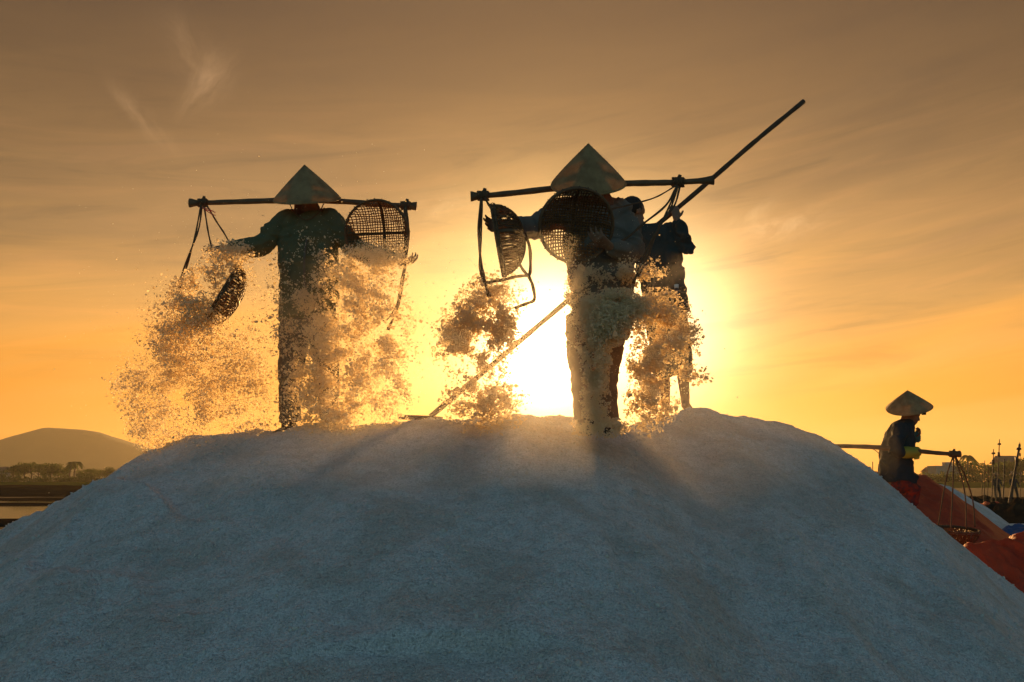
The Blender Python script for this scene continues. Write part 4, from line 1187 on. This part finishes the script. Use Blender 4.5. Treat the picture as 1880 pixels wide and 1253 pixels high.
# ------------------------------------------------------------------ trees and far houses
def leaf_cloud(centres, radii, n, size):
    c_ = np.asarray(centres); r = np.asarray(radii)
    w = (r[:, 0] * r[:, 2]); w = w / w.sum()
    k = RNG.choice(len(c_), n, p=w)
    u = RNG.normal(size=(n, 3)); u /= np.linalg.norm(u, axis=1, keepdims=True)
    P = c_[k] + u * r[k] * (RNG.random((n, 1)) ** .45)
    a = RNG.normal(size=(n, 3)); a /= np.linalg.norm(a, axis=1, keepdims=True)
    b = np.cross(a, RNG.normal(size=(n, 3))); b /= np.linalg.norm(b, axis=1, keepdims=True)
    s_ = size * RNG.uniform(.5, 1.3, (n, 1))
    V = np.stack([P - a * s_, P + b * s_ * .55, P + a * s_, P - b * s_ * .55], 1).reshape(-1, 3)
    F_ = np.arange(n * 4).reshape(-1, 4)
    return V, F_
def tree(px, Y, h, w, lab, lobes=6, n=700, group=None, base=0.9, name='tree'):
    x = at(px, 880, Y).x; g = Vector((x, Y, base))
    root = empty(name, g); tag(root, lab, 'tree', group)
    mb = MB(); mb.tube([g, g + Vector((.1, 0, h * .3)), g + Vector((-.1, 0, h * .55)), g + Vector((0, 0, h * .8))], [h * .035, h * .028, h * .02, h * .008], 8)
    for k in range(5):
        a = random.uniform(0, 6.28); s0 = g + Vector((0, 0, h * random.uniform(.3, .6)))
        mb.tube([s0, s0 + Vector((math.cos(a) * w * .25, math.sin(a) * w * .25, h * .15)), s0 + Vector((math.cos(a) * w * .4, math.sin(a) * w * .4, h * .28))], [h * .014, h * .01, h * .004], 6)
    mb.build('trunk', M['bark'], root)
    cs = []; rs = []
    for k in range(lobes):
        a = random.uniform(0, 6.28); rr = random.uniform(0, .34) * w
        cs.append((math.cos(a) * rr, math.sin(a) * rr, h * random.uniform(.45, .86))); q = random.uniform(.16, .30)
        rs.append((w * q, w * q, h * q * .62))
    V, F_ = leaf_cloud(cs, rs, n, h * .045)
    link_mesh('crown', np_mesh('crown', V, F_), M['leaves'], root, smooth=False)
    return root
def palm(px, Y, h, lab, base=.9):
    x = at(px, 880, Y).x; g = Vector((x, Y, base)); root = empty('palm_tree', g); tag(root, lab, 'palm')
    mb = MB(); top = g + Vector((h * .05, 0, h)); mb.tube(curve_pts([g, g + Vector((-.1, 0, h * .5)), top], 8), [h * .03] * 9, 8); mb.build('trunk', M['bark'], root)
    mb = MB()
    for k in range(16):
        a = k * 2.4; L = h * random.uniform(.32, .42); lift = random.uniform(-.2, .75); prev = top
        dirx = Vector((math.cos(a), math.sin(a), 0)); side_ = Vector((-math.sin(a), math.cos(a), 0))
        pts = [top + dirx * (L * t) + Vector((0, 0, L * (lift * t - 1.0 * t * t))) for t in np.linspace(0, 1, 9)]
        for i in range(8):
            p0, p1 = pts[i], pts[i + 1]; wd = L * .17 * (1 - abs(i / 8 - .4))
            for sg in (-1, 1):
                mb.add([p0, p1, p1 + side_ * sg * wd + Vector((0, 0, -wd * .8)), p0 + side_ * sg * wd * .8 + Vector((0, 0, -wd * .8))], [(0, 1, 2, 3)])
    mb.build('crown', M['leaves'], root, smooth=False)
    return root
TG = 'trees on the far shore'
ORD = ['first','second','third','fourth','fifth','sixth','seventh','eighth','ninth','tenth','eleventh','twelfth','thirteenth','fourteenth','fifteenth','sixteenth','seventeenth','eighteenth','nineteenth']
lefts = [(2, 300, 5.2, 7), (14, 320, 4.6, 6), (24, 300, 6.6, 6), (33, 310, 7.4, 7), (44, 300, 7.0, 6), (57, 305, 7.6, 7), (70, 300, 6.8, 7), (81, 310, 7.2, 6), (93, 300, 6.8, 6),
         (106, 305, 7.0, 7), (118, 300, 5.6, 5), (146, 300, 4.6, 6), (158, 310, 5.2, 6), (168, 300, 5.0, 6), (182, 310, 5.4, 7), (196, 300, 5.6, 7), (210, 300, 6.0, 7), (225, 300, 5.6, 7), (242, 300, 6, 7)]
for i, (px, Y, h, w) in enumerate(lefts):
    tree(px, Y, h, w * 1.15, ('low' if h < 5.3 else 'tall' if h > 6.9 else 'round') + ' hazy tree, %s from the left in the row below the hill' % ORD[i], 7, 600, TG + ' at the left')
palm(128, 290, 6.6, 'feathery palm standing above the row of trees below the hill')
palm(136, 296, 6.9, 'slightly taller palm beside the first one on the left shore')
RG = 'trees across the water at the right'
rights = [(1725, 260, 4.2, 8), (1741, 255, 3.6, 8), (1758, 250, 6.0, 9), (1772, 250, 6.8, 9), (1786, 245, 6.6, 9), (1798, 250, 4.0, 8), (1812, 250, 5.2, 8), (1824, 245, 6.6, 9),
          (1836, 250, 6.4, 9), (1850, 245, 6.2, 9), (1862, 240, 6.4, 9), (1874, 240, 7.4, 10), (1888, 240, 7.6, 10), (1712, 260, 3.0, 7), (1905, 240, 7.2, 10)]
rights.sort()
for i, (px, Y, h, w) in enumerate(rights):
    tree(px, Y, h, w * 1.1, ('low' if h < 4.5 else 'tall' if h > 6.7 else 'bushy') + ' tree, %s from the left in the row across the right water' % ORD[i], 7, 700, RG)
palm(1779, 240, 7.4, 'palm rising from the dark row of trees right of the basket')
# undergrowth along both shores
def hedge(px0, px1, Y, h, n, lab, kind='stuff'):
    xs = np.linspace(at(px0, 880, Y).x, at(px1, 880, Y).x, 60)
    cs = np.stack([xs, Y + RNG.normal(size=60) * 2, np.full(60, .9 + h * .35)], 1); rs = np.stack([np.full(60, 3.0), np.full(60, 2.0), h * RNG.uniform(.45, .85, 60)], 1)
    V, F_ = leaf_cloud(cs, rs, n, .34); c0 = cs.mean(0)
    o = link_mesh('undergrowth', np_mesh('undergrowth', V - c0, F_), M['leaves'], None, c0, smooth=False)
    tag(o, lab, 'bushes', kind=kind)
hedge(-120, 330, 292, 2.6, 9000, 'low bushes filling the gaps under the trees of the left shore')
hedge(1640, 2000, 236, 2.8, 9000, 'low bushes filling the gaps under the trees of the right shore')
def house(px, Y, w, h, lab, roof='gable'):
    x = at(px, 880, Y).x; root = empty('house', (x, Y, .9)); tag(root, lab, 'house')
    mb = MB(); mb.box((x, Y, .9 + h / 2), (w, 5, h)); mb.build('wall', M['plaster'], root, smooth=False)
    if roof == 'gable':
        mb = MB(); zz = .9 + h + .003
        mb.add([(x - w * .58, Y - 3, zz), (x + w * .58, Y - 3, zz), (x + w * .58, Y + 3, zz), (x - w * .58, Y + 3, zz), (x - w * .5, Y, zz + h * .42), (x + w * .5, Y, zz + h * .42)],
               [(0, 1, 5, 4), (2, 3, 4, 5), (0, 4, 3), (1, 2, 5), (0, 3, 2, 1)])
        mb.build('roof', M['roof_tile'], root, smooth=False)
    else:
        mb = MB(); mb.box((x, Y, .9 + h + .13), (w * 1.05, 5.3, .25)); mb.box((x + w * .2, Y, .9 + h + .8), (w * .3, 2, 1.0)); mb.build('roof', M['plaster'], root, smooth=False)
    for k in (-1, 1):
        mb = MB(); mb.box((x + k * w * .25, Y - 2.52, .9 + h * .55), (w * .16, .08, h * .3)); mb.build('window', M['glass_dark'], root, smooth=False)
house(1733, 250, 6.5, 4.6, 'flat roofed house among the trees right of the carrier', 'flat')
house(1716, 262, 5, 3.3, 'low gabled house left of the flat roofed one across the water')
house(1850, 256, 6, 5.6, 'gabled house behind the poles in the dark tree row')
house(2, 312, 9, 4.0, 'low house at the left edge under the hill')

# ------------------------------------------------------------------ haze
hz_ = MB(); hz_.box((0, 850, 59), (3400, 2400, 120))
hm = bpy.data.materials.new('haze'); hm.use_nodes = True
t = NT(hm.node_tree); hm.node_tree.nodes.clear()
vo = t.n('ShaderNodeVolumePrincipled'); oo = t.n('ShaderNodeOutputMaterial')
vo.inputs['Color'].default_value = (.93, .86, .66, 1)
vo.inputs['Density'].default_value = .00012
vo.inputs['Anisotropy'].default_value = .55
t.link(vo.outputs[0], oo.inputs['Volume'])
hzo = hz_.build('haze', hm, None, smooth=False); tag(hzo, kind='stuff')
# lens glare round the crest, added as a thin dust volume
du = MB(); du.ball((-.05, 4.2, 1.35), (1.8, 1.7, 1.0), 48, 24)
dm = bpy.data.materials.new('glow_veil'); dm.use_nodes = True
t = NT(dm.node_tree); dm.node_tree.nodes.clear()
vo = t.n('ShaderNodeVolumePrincipled'); oo = t.n('ShaderNodeOutputMaterial')
vo.inputs['Color'].default_value = (.98, .96, .92, 1)
vo.inputs['Density'].default_value = .013
vo.inputs['Anisotropy'].default_value = .8
t.link(vo.outputs[0], oo.inputs['Volume'])
duo = du.build('glow_veil', dm, None, origin=(-.05, 4.2, 1.35)); tag(duo, 'faint added glow dust hanging round the workers on the crest', 'veil', kind='stuff')
